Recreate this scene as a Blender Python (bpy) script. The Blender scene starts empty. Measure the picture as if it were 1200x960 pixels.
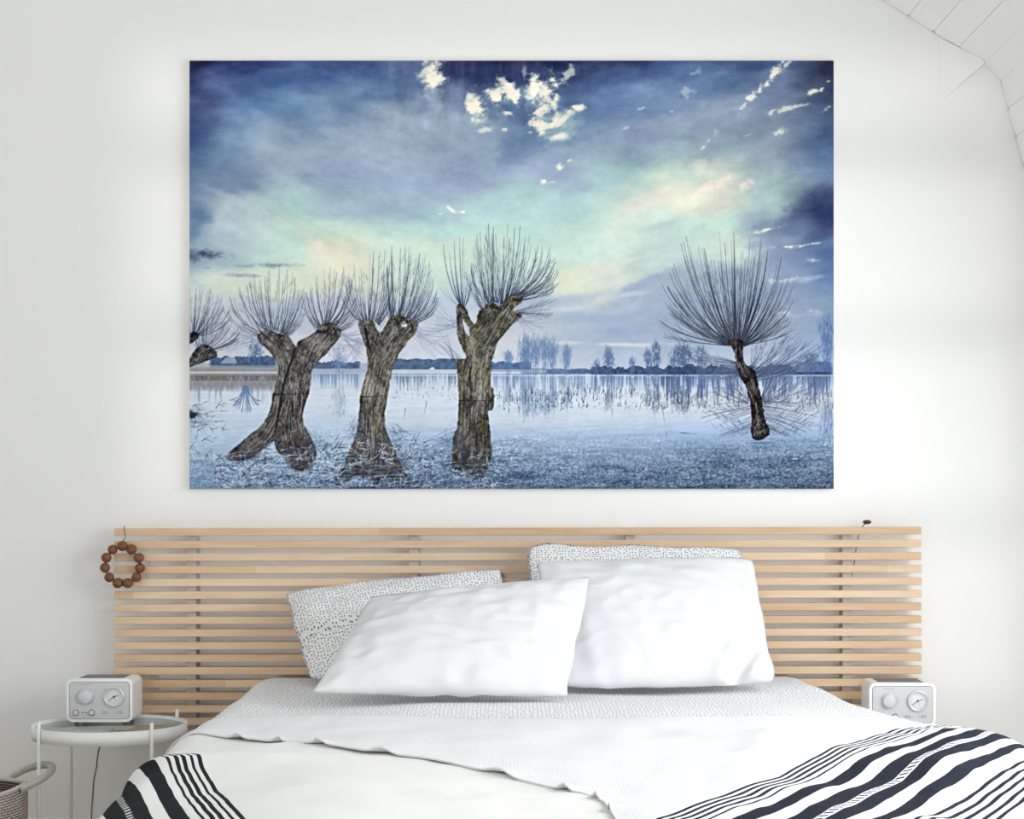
import bpy, bmesh, math, random
import numpy as np
from mathutils import Vector, Matrix, noise as mnoise

# ---------------------------------------------------------------- camera, light, exposure
scene = bpy.context.scene
COL = scene.collection
CAM_Y, EYE, F = -5.1, 1.05, 2000.0          # focal length in pixels of the 1200x960 frame
VPX, VPY = 600.0, 600.0                     # vanishing point of depth lines in the photograph

cam_d = bpy.data.cameras.new('camera')
cam_d.sensor_width = 36.0
cam_d.sensor_fit = 'HORIZONTAL'
cam_d.lens = 36.0 * F / 1200.0
cam_d.shift_y = (VPY - 480.0) / 1200.0
cam_d.clip_start = 0.05
cam = bpy.data.objects.new('camera', cam_d)
cam.location = (0, CAM_Y, EYE)
cam.rotation_euler = (math.pi / 2, 0, 0)
COL.objects.link(cam)
scene.camera = cam

world = bpy.data.worlds.new('world')
scene.world = world
world.use_nodes = True
bg = world.node_tree.nodes['Background']
bg.inputs['Color'].default_value = (0.93, 0.97, 1.0, 1)
bg.inputs['Strength'].default_value = 2.6

# windows of the room (openings built below); daylight comes in through them
RW_Y0, RW_Y1, RW_Z0, RW_Z1 = -3.6, -1.05, 0.75, 2.05      # window in the steep right-hand slope
BW_X0, BW_X1, BW_Z0, BW_Z1 = -1.6, 1.2, 0.7, 2.75      # gable window behind the camera
ROOM_D = -6.4

sun_d = bpy.data.lights.new('sun', 'SUN')
sun_d.energy = 1.25
sun_d.angle = math.radians(1.7)
sun_d.color = (1.0, 0.99, 0.975)
sun = bpy.data.objects.new('sun', sun_d)
sun.rotation_euler = Vector((0.06, 1.0, -0.04)).to_track_quat('-Z', 'Y').to_euler()
sun.location = (2, -9, 3)
COL.objects.link(sun)

def area_light(name, loc, target_dir, sx, sy, energy, color):
    d = bpy.data.lights.new(name, 'AREA')
    d.shape = 'RECTANGLE'; d.size = sx; d.size_y = sy
    d.energy = energy; d.color = color
    o = bpy.data.objects.new(name, d)
    o.location = loc
    o.rotation_euler = Vector(target_dir).to_track_quat('-Z', 'Y').to_euler()
    COL.objects.link(o)
    return o

area_light('daylight_right_window', (1.74, (RW_Y0 + RW_Y1) / 2, (RW_Z0 + RW_Z1) / 2 - 0.0), (-1, 0, -0.27),
           RW_Y1 - RW_Y0, RW_Z1 - RW_Z0, 180, (0.92, 0.965, 1.0))
area_light('daylight_gable_window', ((BW_X0 + BW_X1) / 2, ROOM_D + 0.02, (BW_Z0 + BW_Z1) / 2), (0, 1, 0),
           BW_X1 - BW_X0, BW_Z1 - BW_Z0, 34, (0.92, 0.965, 1.0))

scene.view_settings.view_transform = 'Standard'
scene.view_settings.look = 'None'
scene.view_settings.gamma = 1.0
scene.view_settings.use_curve_mapping = False
scene.view_settings.exposure = -1.53
PRINT_GAIN = 0.97
scene.cycles.diffuse_bounces = 8
scene.cycles.max_bounces = 14

# ---------------------------------------------------------------- helpers
def srgb(r, g, b):
    def f(c):
        c = c / 255.0
        return c / 12.92 if c <= 0.04045 else ((c + 0.055) / 1.055) ** 2.4
    return (f(r), f(g), f(b), 1.0)

def px(x, y, wy):
    """photo pixel -> world point on the vertical plane Y = wy"""
    d = (wy - CAM_Y) / F
    return Vector(((x - VPX) * d, wy, EYE - (y - VPY) * d))

def material(name, color, rough=0.6, spec=0.3, metal=0.0):
    m = bpy.data.materials.new(name)
    m.use_nodes = True
    b = m.node_tree.nodes['Principled BSDF']
    b.inputs['Base Color'].default_value = color
    b.inputs['Roughness'].default_value = rough
    b.inputs['Metallic'].default_value = metal
    if 'Specular IOR Level' in b.inputs:
        b.inputs['Specular IOR Level'].default_value = spec
    return m

def nd(m, typ, **kw):
    n = m.node_tree.nodes.new(typ)
    for k, v in kw.items():
        if k.startswith('i_'):
            n.inputs[k[2:]].default_value = v
        else:
            setattr(n, k, v)
    return n

def ln(m, a, ao, b, bi):
    m.node_tree.links.new(a.outputs[ao], b.inputs[bi])

def bsdf(m):
    return m.node_tree.nodes['Principled BSDF']

def add_noise_bump(m, scale=200.0, strength=0.1, dist=0.001, coord='Object', detail=3):
    tc = nd(m, 'ShaderNodeTexCoord')
    nz = nd(m, 'ShaderNodeTexNoise'); nz.inputs['Scale'].default_value = scale; nz.inputs['Detail'].default_value = detail
    bp = nd(m, 'ShaderNodeBump'); bp.inputs['Strength'].default_value = strength; bp.inputs['Distance'].default_value = dist
    ln(m, tc, coord, nz, 'Vector'); ln(m, nz, 'Fac', bp, 'Height')
    ln(m, bp, 'Normal', bsdf(m), 'Normal')
    return tc, nz, bp

def link_mesh(name, me, mat, parent=None, smooth=False):
    o = bpy.data.objects.new(name, me)
    COL.objects.link(o)
    if mat is not None and len(me.materials) == 0:
        me.materials.append(mat)
    if smooth:
        me.polygons.foreach_set('use_smooth', [True] * len(me.polygons))
    if parent is not None:
        o.parent = parent
    return o

def from_bm(name, bm, mat, parent=None, smooth=False, loc=None):
    bmesh.ops.recalc_face_normals(bm, faces=bm.faces[:])
    me = bpy.data.meshes.new(name)
    bm.to_mesh(me); bm.free()
    o = link_mesh(name, me, mat, parent, smooth)
    if loc is not None:
        o.location = loc
    return o

def bm_box(bm, x0, x1, y0, y1, z0, z1, bevel=0.0, segs=2):
    r = bmesh.ops.create_cube(bm, size=1.0)
    vs = r['verts']
    for v in vs:
        v.co = Vector((x0 + (v.co.x + .5) * (x1 - x0), y0 + (v.co.y + .5) * (y1 - y0), z0 + (v.co.z + .5) * (z1 - z0)))
    if bevel > 0:
        es = set()
        for v in vs:
            es.update(v.link_edges)
        bmesh.ops.bevel(bm, geom=list(es), offset=bevel, segments=segs, affect='EDGES', profile=0.5)

def box(name, x0, x1, y0, y1, z0, z1, mat, parent=None, bevel=0.0, segs=2, smooth=False):
    bm = bmesh.new()
    bm_box(bm, x0, x1, y0, y1, z0, z1, bevel, segs)
    return from_bm(name, bm, mat, parent, smooth)

def prism(name, pts, y0, y1, mat, parent=None):
    """polygon in XZ extruded along Y"""
    bm = bmesh.new()
    a = [bm.verts.new((x, y0, z)) for x, z in pts]
    b = [bm.verts.new((x, y1, z)) for x, z in pts]
    bm.faces.new(a); bm.faces.new(b[::-1])
    n = len(pts)
    for i in range(n):
        j = (i + 1) % n
        bm.faces.new((a[j], a[i], b[i], b[j]))
    return from_bm(name, bm, mat, parent)

def bm_lathe(bm, prof, segs=32, axis='Z', center=(0, 0, 0), close=False):
    """prof: list of (radius, height)"""
    cx, cy, cz = center
    rings = []
    for r, h in prof:
        ring = []
        if r < 1e-6:
            p = {'Z': (cx, cy, cz + h), 'Y': (cx, cy + h, cz)}[axis]
            ring = [bm.verts.new(p)]
        else:
            for i in range(segs):
                a = 2 * math.pi * i / segs
                if axis == 'Z':
                    p = (cx + r * math.cos(a), cy + r * math.sin(a), cz + h)
                else:
                    p = (cx + r * math.cos(a), cy + h, cz + r * math.sin(a))
                ring.append(bm.verts.new(p))
        rings.append(ring)
    pairs = list(zip(rings, rings[1:]))
    if close:
        pairs.append((rings[-1], rings[0]))
    for A, B in pairs:
        if len(A) == 1 and len(B) == 1:
            continue
        for i in range(segs):
            j = (i + 1) % segs
            if len(A) == 1:
                bm.faces.new((A[0], B[i], B[j]))
            elif len(B) == 1:
                bm.faces.new((A[i], A[j], B[0]))
            else:
                bm.faces.new((A[i], A[j], B[j], B[i]))

def lathe(name, prof, mat, parent=None, segs=32, axis='Z', center=(0, 0, 0), close=False, smooth=True):
    bm = bmesh.new()
    bm_lathe(bm, prof, segs, axis, center, close)
    return from_bm(name, bm, mat, parent, smooth)

def bm_tube(bm, pts, rad, segs=8, caps=True):
    pts = [Vector(p) for p in pts]
    rings = []
    prev_n = None
    for i, p in enumerate(pts):
        t = (pts[min(i + 1, len(pts) - 1)] - pts[max(i - 1, 0)]).normalized()
        if prev_n is None:
            ref = Vector((0, 0, 1)) if abs(t.z) < 0.9 else Vector((1, 0, 0))
            n = t.cross(ref).normalized()
        else:
            n = (prev_n - t * prev_n.dot(t)).normalized()
        prev_n = n
        b = t.cross(n)
        r = rad[i] if isinstance(rad, (list, tuple)) else rad
        rings.append([bm.verts.new(p + (n * math.cos(2 * math.pi * k / segs) + b * math.sin(2 * math.pi * k / segs)) * r) for k in range(segs)])
    for A, B in zip(rings, rings[1:]):
        for k in range(segs):
            j = (k + 1) % segs
            bm.faces.new((A[k], A[j], B[j], B[k]))
    if caps:
        bm.faces.new(rings[0][::-1]); bm.faces.new(rings[-1])

def tube(name, pts, rad, mat, parent=None, segs=8, smooth=True):
    bm = bmesh.new()
    bm_tube(bm, pts, rad, segs)
    return from_bm(name, bm, mat, parent, smooth)

def empty(name, loc, label, cat, group=None, rz=0.0):
    o = bpy.data.objects.new(name, None)
    o.empty_display_size = 0.05
    COL.objects.link(o)
    o.location = loc
    o.rotation_euler = (0, 0, rz)
    tag(o, label, cat, group)
    return o

def tag(o, label, cat, group=None):
    o['label'] = label; o['category'] = cat
    if group:
        o['group'] = group
    return o

def struct(o):
    o['kind'] = 'structure'
    return o

def keep(o, parent):
    """parent a mesh that is modelled in world space to a thing's Empty"""
    bpy.context.view_layer.update()
    o.parent = parent
    o.matrix_parent_inverse = parent.matrix_world.inverted()
    return o

def sstep(a, b, x):
    t = min(1.0, max(0.0, (x - a) / (b - a)))
    return t * t * (3 - 2 * t)
# ---------------------------------------------------------------- room shell
m_wall = material('wall_paint', srgb(238, 238, 237), 0.9, 0.1)
add_noise_bump(m_wall, 35.0, 0.04, 0.002)
m_ceil = material('ceiling_white', srgb(247, 246, 244), 0.75, 0.15)
m_gap = material('roof_void', srgb(52, 50, 48), 0.9, 0.05)
m_floor = material('floor_boards', srgb(198, 182, 160), 0.5, 0.3)
def floor_nodes(m):
    tc = nd(m, 'ShaderNodeTexCoord')
    mp = nd(m, 'ShaderNodeMapping'); mp.inputs['Scale'].default_value = (6, 0.6, 1)
    nz = nd(m, 'ShaderNodeTexNoise'); nz.inputs['Scale'].default_value = 3; nz.inputs['Detail'].default_value = 6
    rp = nd(m, 'ShaderNodeValToRGB')
    rp.color_ramp.elements[0].color = srgb(208, 202, 193); rp.color_ramp.elements[1].color = srgb(228, 223, 216)
    ln(m, tc, 'Object', mp, 'Vector'); ln(m, mp, 'Vector', nz, 'Vector'); ln(m, nz, 'Fac', rp, 'Fac'); ln(m, rp, 'Color', bsdf(m), 'Base Color')
floor_nodes(m_floor)

# gambrel roof measured from the photograph's upper right corner
BRK = (1.407, 2.389)            # lower end of the shallow slope
STP = (1.459, 2.338)            # upper end of the steep slope
SL = 0.64                       # fall of the shallow slope
XR = -0.6                       # ridge
ZR = BRK[1] + SL * (BRK[0] - XR)
ST = 3.67                       # fall of the steep slope
XF = STP[0] + STP[1] / ST       # steep slope meets the floor
XL = 2 * XR - XF

struct(box('floor', XL - .1, XF + .1, ROOM_D - .1, 0.0, -0.08, 0.0, m_floor))
# floor planks: real boards
fl = bpy.data.objects['floor']
struct(prism('wall_back', [(XL - .3, -.08), (XF + .3, -.08), (XF + .3, 2.6), (XR, ZR + .3), (XL - .3, 2.6)], 0.0, 0.12, m_wall))
# wall behind the camera with its gable window opening
wf = struct(box('wall_front', XL - .3, BW_X0, ROOM_D - .12, ROOM_D, -.08, 4.0, m_wall))
box('wall_pier', BW_X1, XF + .3, ROOM_D - .12, ROOM_D, -.08, 4.0, m_wall, wf)
box('wall_sill_panel', BW_X0, BW_X1, ROOM_D - .12, ROOM_D, -.08, BW_Z0, m_wall, wf)
box('wall_head_panel', BW_X0, BW_X1, ROOM_D - .12, ROOM_D, BW_Z1, 4.0, m_wall, wf)
m_frame = material('window_frame', srgb(240, 240, 238), 0.5, 0.3)
w1 = struct(box('window_1', BW_X0, BW_X1, ROOM_D - .10, ROOM_D - .02, BW_Z0, BW_Z0 + .06, m_frame))
box('window_head', BW_X0, BW_X1, ROOM_D - .10, ROOM_D - .02, BW_Z1 - .06, BW_Z1, m_frame, w1)
for zb in (2.39, 1.85, 1.27):
    box('transom', BW_X0, BW_X1, ROOM_D - .10, ROOM_D - .03, zb - .06, zb + .06, m_frame, w1)
for xb in (BW_X0 + .03, BW_X1 - .03):
    box('mullion', xb - .03, xb + .03, ROOM_D - .10, ROOM_D - .02, BW_Z0, BW_Z1, m_frame, w1)

# left slopes (out of the picture): plain plaster
struct(prism('wall_left', [(XL, 0), (2 * XR - STP[0], STP[1]), (2 * XR - BRK[0], BRK[1]), (2 * XR - BRK[0] - .1, BRK[1] + .08), (XL - .12, 0)], ROOM_D, 0.0, m_wall))
# ceiling: left slope plaster, right slope planks under a dark void
ceil = struct(prism('ceiling', [(2 * XR - BRK[0], BRK[1]), (XR, ZR), (XR, ZR + .1), (2 * XR - BRK[0], BRK[1] + .1)], ROOM_D, 0.0, m_ceil))
def slope_planks(p_top, p_bot, y_segs, parent, count, width, skip=()):
    """boards lying along Y on the slope from p_bot up to p_top, each with chamfered grooves and notched ends"""
    a = Vector((p_bot[0], 0, p_bot[1])); b = Vector((p_top[0], 0, p_top[1]))
    d = (b - a).normalized()
    n = Vector((d.z, 0, -d.x))
    if n.z > 0 and abs(d.z) < 0.9: n = -n
    if abs(d.z) >= 0.9 and n.x > 0: n = -n
    th = 0.012
    for i in range(count):
        s0, s1 = i * width, (i + 1) * width
        g, ch, nt = 0.0004, 0.0013, 0.0065
        for (ya, yb) in y_segs:
            bm = bmesh.new()
            prof = [(s0 + g, -th), (s0 + g, -ch), (s0 + g + ch, 0), (s1 - g - ch, 0), (s1 - g, -ch), (s1 - g, -th)]
            # three stations along the board: notched end at the wall, then the full section
            def ring(y, inset):
                out = []
                for s, h in prof:
                    s2 = min(max(s, s0 + inset), s1 - inset) if inset > 0 else s
                    out.append(bm.verts.new(a + d * s2 + n * h + Vector((0, y, 0))))
                return out
            end_gap = 0.0025 if ya == 0.0 else 0.0
            R = [ring(ya - end_gap, nt), ring(ya - end_gap - 0.009, nt), ring(ya - end_gap - 0.0092, 0), ring(yb, 0)]
            for A, B in zip(R, R[1:]):
                for k in range(len(A)):
                    j = (k + 1) % len(A)
                    bm.faces.new((A[k], A[j], B[j], B[k]))
            bm.faces.new(R[0][::-1]); bm.faces.new(R[-1])
            from_bm('plank', bm, m_ceil, parent)
L1 = math.hypot(BRK[0] - XR, ZR - BRK[1])
N1 = 27
slope_planks((XR, ZR), BRK, [(0.0, ROOM_D)], ceil, N1, L1 / N1)
prism('roof_void', [(BRK[0], BRK[1] + .014), (XR, ZR + .014), (XR, ZR + .10), (BRK[0], BRK[1] + .10)], ROOM_D, 0.0, m_gap, ceil)
prism('purlin', [BRK, STP, (STP[0] + .12, STP[1]), (BRK[0] + .12, BRK[1] + .09), (BRK[0], BRK[1] + .013)], ROOM_D, 0.0, m_ceil, ceil)
# wedge added on the bed wall, its facet tilted to imitate a shaded triangle
bm = bmesh.new()
A_ = bm.verts.new(px(1101, 44, -0.001)); B_ = bm.verts.new(px(1100, 121, -0.001))
C_ = bm.verts.new(px(1152, 75, -0.032)); D_ = bm.verts.new(px(1156, 74, -0.001))
E_ = bm.verts.new((C_.co.x, C_.co.y, BRK[1] + SL * (BRK[0] - C_.co.x) - .0004))
for f in ((A_, B_, C_), (A_, C_, E_), (B_, D_, C_), (E_, C_, D_), (A_, E_, D_), (A_, D_, B_)):
    bm.faces.new(f)
from_bm('shade_wedge', bm, m_wall, ceil)

# steep right slope
wr = struct(prism('wall_right', [(STP[0] + .014, STP[1]), (XF + .014, 0), (XF + .15, 0), (STP[0] + .15, STP[1])], RW_Y1, 0.0, m_gap))
L2 = math.hypot(XF - STP[0], STP[1])
N2 = 28
slope_planks(STP, (XF, 0), [(0.0, RW_Y1)], wr, N2, L2 / N2)
def steep(z): return STP[0] + (STP[1] - z) / ST
prism('wall_panel', [(steep(RW_Z1), RW_Z1), STP, (STP[0] + .14, STP[1]), (steep(RW_Z1) + .14, RW_Z1)], RW_Y0, RW_Y1, m_ceil, wr)
prism('wall_panel', [(steep(0), 0), (steep(RW_Z0), RW_Z0), (steep(RW_Z0) + .14, RW_Z0), (steep(0) + .14, 0)], RW_Y0, RW_Y1, m_ceil, wr)
prism('wall_panel', [(steep(0), 0), STP, (STP[0] + .14, STP[1]), (steep(0) + .14, 0)], ROOM_D, RW_Y0, m_ceil, wr)
w2 = struct(prism('window_2', [(steep(RW_Z0), RW_Z0), (steep(RW_Z0 + .06), RW_Z0 + .06), (steep(RW_Z0 + .06) + .1, RW_Z0 + .06), (steep(RW_Z0) + .1, RW_Z0)], RW_Y0, RW_Y1, m_frame))
prism('window_head', [(steep(RW_Z1 - .06), RW_Z1 - .06), (steep(RW_Z1), RW_Z1), (steep(RW_Z1) + .1, RW_Z1), (steep(RW_Z1 - .06) + .1, RW_Z1 - .06)], RW_Y0, RW_Y1, m_frame, w2)
for yb in (RW_Y0 + .03, (RW_Y0 + RW_Y1) / 2, RW_Y1 - .03):
    prism('mullion', [(steep(RW_Z0) + .04, RW_Z0), (steep(RW_Z1) + .04, RW_Z1), (steep(RW_Z1) + .1, RW_Z1), (steep(RW_Z0) + .1, RW_Z0)], yb - .03, yb + .03, m_frame, w2)

struct(box('baseboard_back', XL, XF, -0.014, 0.0, 0.0, 0.135, m_frame, None, 0.003, 1))
# ---------------------------------------------------------------- slatted headboard
def wood_material(name, c_dark, c_light, along=(0.55, 9, 9), cell=0.62):
    m = material(name, c_light, 0.55, 0.25)
    tc = nd(m, 'ShaderNodeTexCoord')
    oi = nd(m, 'ShaderNodeObjectInfo')
    # finger-jointed lengths: one tone per cell along X, shifted per slat
    sep = nd(m, 'ShaderNodeSeparateXYZ'); ln(m, tc, 'Object', sep, 'Vector')
    mul = nd(m, 'ShaderNodeMath', operation='MULTIPLY'); mul.inputs[1].default_value = 37.0
    ln(m, oi, 'Random', mul, 0)
    div = nd(m, 'ShaderNodeMath', operation='DIVIDE'); div.inputs[1].default_value = cell
    ln(m, sep, 'X', div, 0)
    add = nd(m, 'ShaderNodeMath', operation='ADD'); ln(m, div, 'Value', add, 0); ln(m, mul, 'Value', add, 1)
    flo = nd(m, 'ShaderNodeMath', operation='FLOOR'); ln(m, add, 'Value', flo, 0)
    comb = nd(m, 'ShaderNodeCombineXYZ'); ln(m, flo, 'Value', comb, 'X'); ln(m, mul, 'Value', comb, 'Y')
    wn = nd(m, 'ShaderNodeTexWhiteNoise', noise_dimensions='2D'); ln(m, comb, 'Vector', wn, 'Vector')
    # grain
    mp = nd(m, 'ShaderNodeMapping'); mp.inputs['Scale'].default_value = along
    ln(m, tc, 'Object', mp, 'Vector')
    va = nd(m, 'ShaderNodeVectorMath', operation='ADD'); ln(m, mp, 'Vector', va, 0); ln(m, wn, 'Color', va, 1)
    nz = nd(m, 'ShaderNodeTexNoise'); nz.inputs['Scale'].default_value = 9; nz.inputs['Detail'].default_value = 6; nz.inputs['Distortion'].default_value = 0.6
    ln(m, va, 'Vector', nz, 'Vector')
    mixf = nd(m, 'ShaderNodeMath', operation='MULTIPLY_ADD'); mixf.inputs[1].default_value = 0.32
    ln(m, wn, 'Value', mixf, 0)
    half = nd(m, 'ShaderNodeMath', operation='MULTIPLY'); half.inputs[1].default_value = 0.6
    ln(m, nz, 'Fac', half, 0); ln(m, half, 'Value', mixf, 2)
    rp = nd(m, 'ShaderNodeValToRGB')
    rp.color_ramp.elements[0].position = 0.2; rp.color_ramp.elements[1].position = 0.8
    rp.color_ramp.elements[0].color = c_dark; rp.color_ramp.elements[1].color = c_light
    ln(m, mixf, 'Value', rp, 'Fac'); ln(m, rp, 'Color', bsdf(m), 'Base Color')
    return m

m_slat = wood_material('birch_slat', srgb(200, 166, 131), srgb(227, 204, 178))
m_rail = material('headboard_rail_paint', srgb(196, 190, 186), 0.6, 0.2)

HB_X0, HB_X1 = px(134, 0, -.075).x, px(1080, 0, -.075).x
HB_TOP = px(0, 618.5, -.075).z
PITCH, SH = 0.03725, 0.0222
hb = empty('slatted_headboard', ((HB_X0 + HB_X1) / 2, -.05, HB_TOP - .62),
           'wide slatted headboard of pale birch laths mounted on the wall behind the bed', 'headboard')
w = HB_X1 - HB_X0
bm = bmesh.new(); bm_box(bm, -w / 2, w / 2, -.011, .011, -SH / 2, SH / 2, 0.0012, 1)
bmesh.ops.recalc_face_normals(bm, faces=bm.faces[:])
slat_me = bpy.data.meshes.new('slat'); bm.to_mesh(slat_me); bm.free(); slat_me.materials.append(m_slat)
random.seed(4)
for i in range(17):
    o = bpy.data.objects.new('slat', slat_me); COL.objects.link(o); o.parent = hb
    o.location = (random.uniform(-.0012, .0012), -.014, .62 - SH / 2 - i * PITCH)
    o.rotation_euler = (0, -0.0016 + random.uniform(-.0004, .0004), 0)
for xc in (225, 485, 738, 992):
    x = px(xc, 0, -.04).x - hb.location.x
    box('rail', x - .0145, x + .0145, -.002, .048, 0.0, .618, m_rail, hb, 0.001, 1)

# ---------------------------------------------------------------- bed and its bedding
XC = 0.09
BED_END = 2.27
RC = 0.10                                     # rounding of the bed's long edges
def x_left(y):  return -0.775 - 0.03 * sstep(0.1, 1.2, -y)
def x_right(y): return 0.885 + 0.215 * sstep(0.25, 1.35, -y) - .03 * sstep(1.8, 2.25, -y)
def wr(x, y, k, sx, sy, amp):
    return amp * mnoise.noise(Vector((x * sx + 13.1 * k, y * sy - 7.7 * k, 3.3 * k)))
def ztop(x, y):
    t = max(0.0, min(1.0, -y / 2.25))
    z = .577 - .05 * t ** 1.2
    z += .024 * sstep(.25, .95, x) * math.exp(-((t - .72) / .33) ** 2)
    z -= .018 * sstep(.6, .95, x) * math.exp(-((t - .42) / .2) ** 2)
    z -= .05 * sstep(-.25, -.78, x) * t
    z -= .03 * sstep(.5, .9, x) * sstep(.75, 1.0, t)
    z += wr(x, y, 1, 2.2, 3.2, .012) + wr(x, y, 2, 6, 7, .004)
    return z
def surf(s, v, lift=0.0, hang_wave=0.0):
    """point on the bedding: s across the bed (arc length from the centre line), v along it from the wall"""
    y, dz = -v, 0.0
    rf = 0.09
    if v > BED_END:
        q = v - BED_END
        if q < rf * math.pi / 2:
            y = -(BED_END + (rf + lift) * math.sin(q / rf)); dz = -rf * (1 - math.cos(q / rf))
        else:
            y = -(BED_END + rf + lift); dz = -rf - (q - rf * math.pi / 2)
    yy = max(y, -BED_END)
    xl, xr = x_left(yy), x_right(yy)
    sl, sr = XC - (xl + RC), (xr - RC) - XC
    if -sl <= s <= sr:
        x = XC + s
        return Vector((x, y, ztop(x, yy) + lift + dz))
    side = -1 if s < 0 else 1
    x0 = (xl + RC) if side < 0 else (xr - RC)
    q = (-s - sl) if side < 0 else (s - sr)
    z0 = ztop(x0, yy)
    R = RC + lift
    if q < RC * math.pi / 2:
        a = q / RC
        return Vector((x0 + side * R * math.sin(a), y, z0 - RC + R * math.cos(a) + dz))
    q2 = q - RC * math.pi / 2
    fl = hang_wave * math.sin(v * 15.0 + 1.3) * min(1, q2 / .2) + .10 * q2
    return Vector((x0 + side * (R + fl), y, z0 - RC - q2 + dz))
def s_of_x(x):
    return x - XC

def cloth(name, rows, mat, thick, uvs, mat_slots=None):
    """rows: grid of points; uvs: grid of (u, v)"""
    nr, nc = len(rows), len(rows[0])
    me = bpy.data.meshes.new(name)
    verts = [tuple(p) for r in rows for p in r]
    faces = [(i * nc + j, i * nc + j + 1, (i + 1) * nc + j + 1, (i + 1) * nc + j) for i in range(nr - 1) for j in range(nc - 1)]
    me.from_pydata(verts, [], faces)
    uvl = me.uv_layers.new(name='UVMap')
    flat = [uv for r in uvs for uv in r]
    for l in me.loops:
        uvl.data[l.index].uv = flat[l.vertex_index]
    bm = bmesh.new(); bm.from_mesh(me)
    # make normals face up
    if sum(f.normal.z for f in bm.faces) < 0:
        bmesh.ops.reverse_faces(bm, faces=bm.faces[:])
    bm.to_mesh(me); bm.free()
    o = link_mesh(name, me, mat, None, True)
    if thick:
        sm = o.modifiers.new('thickness', 'SOLIDIFY'); sm.thickness = thick; sm.offset = -1.0
    return o

def dotted_material(name, scale, thr=0.27, base=srgb(228, 228, 229)):
    m = material(name, base, 0.85, 0.1)
    tc = nd(m, 'ShaderNodeTexCoord')
    vo = nd(m, 'ShaderNodeTexVoronoi', voronoi_dimensions='2D'); vo.inputs['Scale'].default_value = scale; vo.inputs['Randomness'].default_value = 0.62
    ln(m, tc, 'UV', vo, 'Vector')
    rp = nd(m, 'ShaderNodeValToRGB')
    rp.color_ramp.elements[0].position = thr - .05; rp.color_ramp.elements[1].position = thr + .03
    rp.color_ramp.elements[0].color = srgb(38, 38, 42); rp.color_ramp.elements[1].color = base
    ln(m, vo, 'Distance', rp, 'Fac'); ln(m, rp, 'Color', bsdf(m), 'Base Color')
    nz = nd(m, 'ShaderNodeTexNoise'); nz.inputs['Scale'].default_value = 900; ln(m, tc, 'UV', nz, 'Vector')
    bp = nd(m, 'ShaderNodeBump'); bp.inputs['Strength'].default_value = .05; bp.inputs['Distance'].default_value = .0002
    ln(m, nz, 'Fac', bp, 'Height'); ln(m, bp, 'Normal', bsdf(m), 'Normal')
    return m

def woven(m, scale=420, strength=.35, angle=.6):
    tc = nd(m, 'ShaderNodeTexCoord')
    mp = nd(m, 'ShaderNodeMapping'); mp.inputs['Rotation'].default_value = (0, 0, angle)
    wv = nd(m, 'ShaderNodeTexWave'); wv.inputs['Scale'].default_value = scale / 6.28; wv.inputs['Distortion'].default_value = 1.2; wv.inputs['Detail'].default_value = 2
    nz = nd(m, 'ShaderNodeTexNoise'); nz.inputs['Scale'].default_value = scale * 1.6
    ad = nd(m, 'ShaderNodeMath', operation='ADD')
    bp = nd(m, 'ShaderNodeBump'); bp.inputs['Strength'].default_value = strength; bp.inputs['Distance'].default_value = .0016
    ln(m, tc, 'UV', mp, 'Vector'); ln(m, mp, 'Vector', wv, 'Vector'); ln(m, tc, 'UV', nz, 'Vector')
    ln(m, wv, 'Fac', ad, 0); ln(m, nz, 'Fac', ad, 1); ln(m, ad, 'Value', bp, 'Height'); ln(m, bp, 'Normal', bsdf(m), 'Normal')

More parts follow.
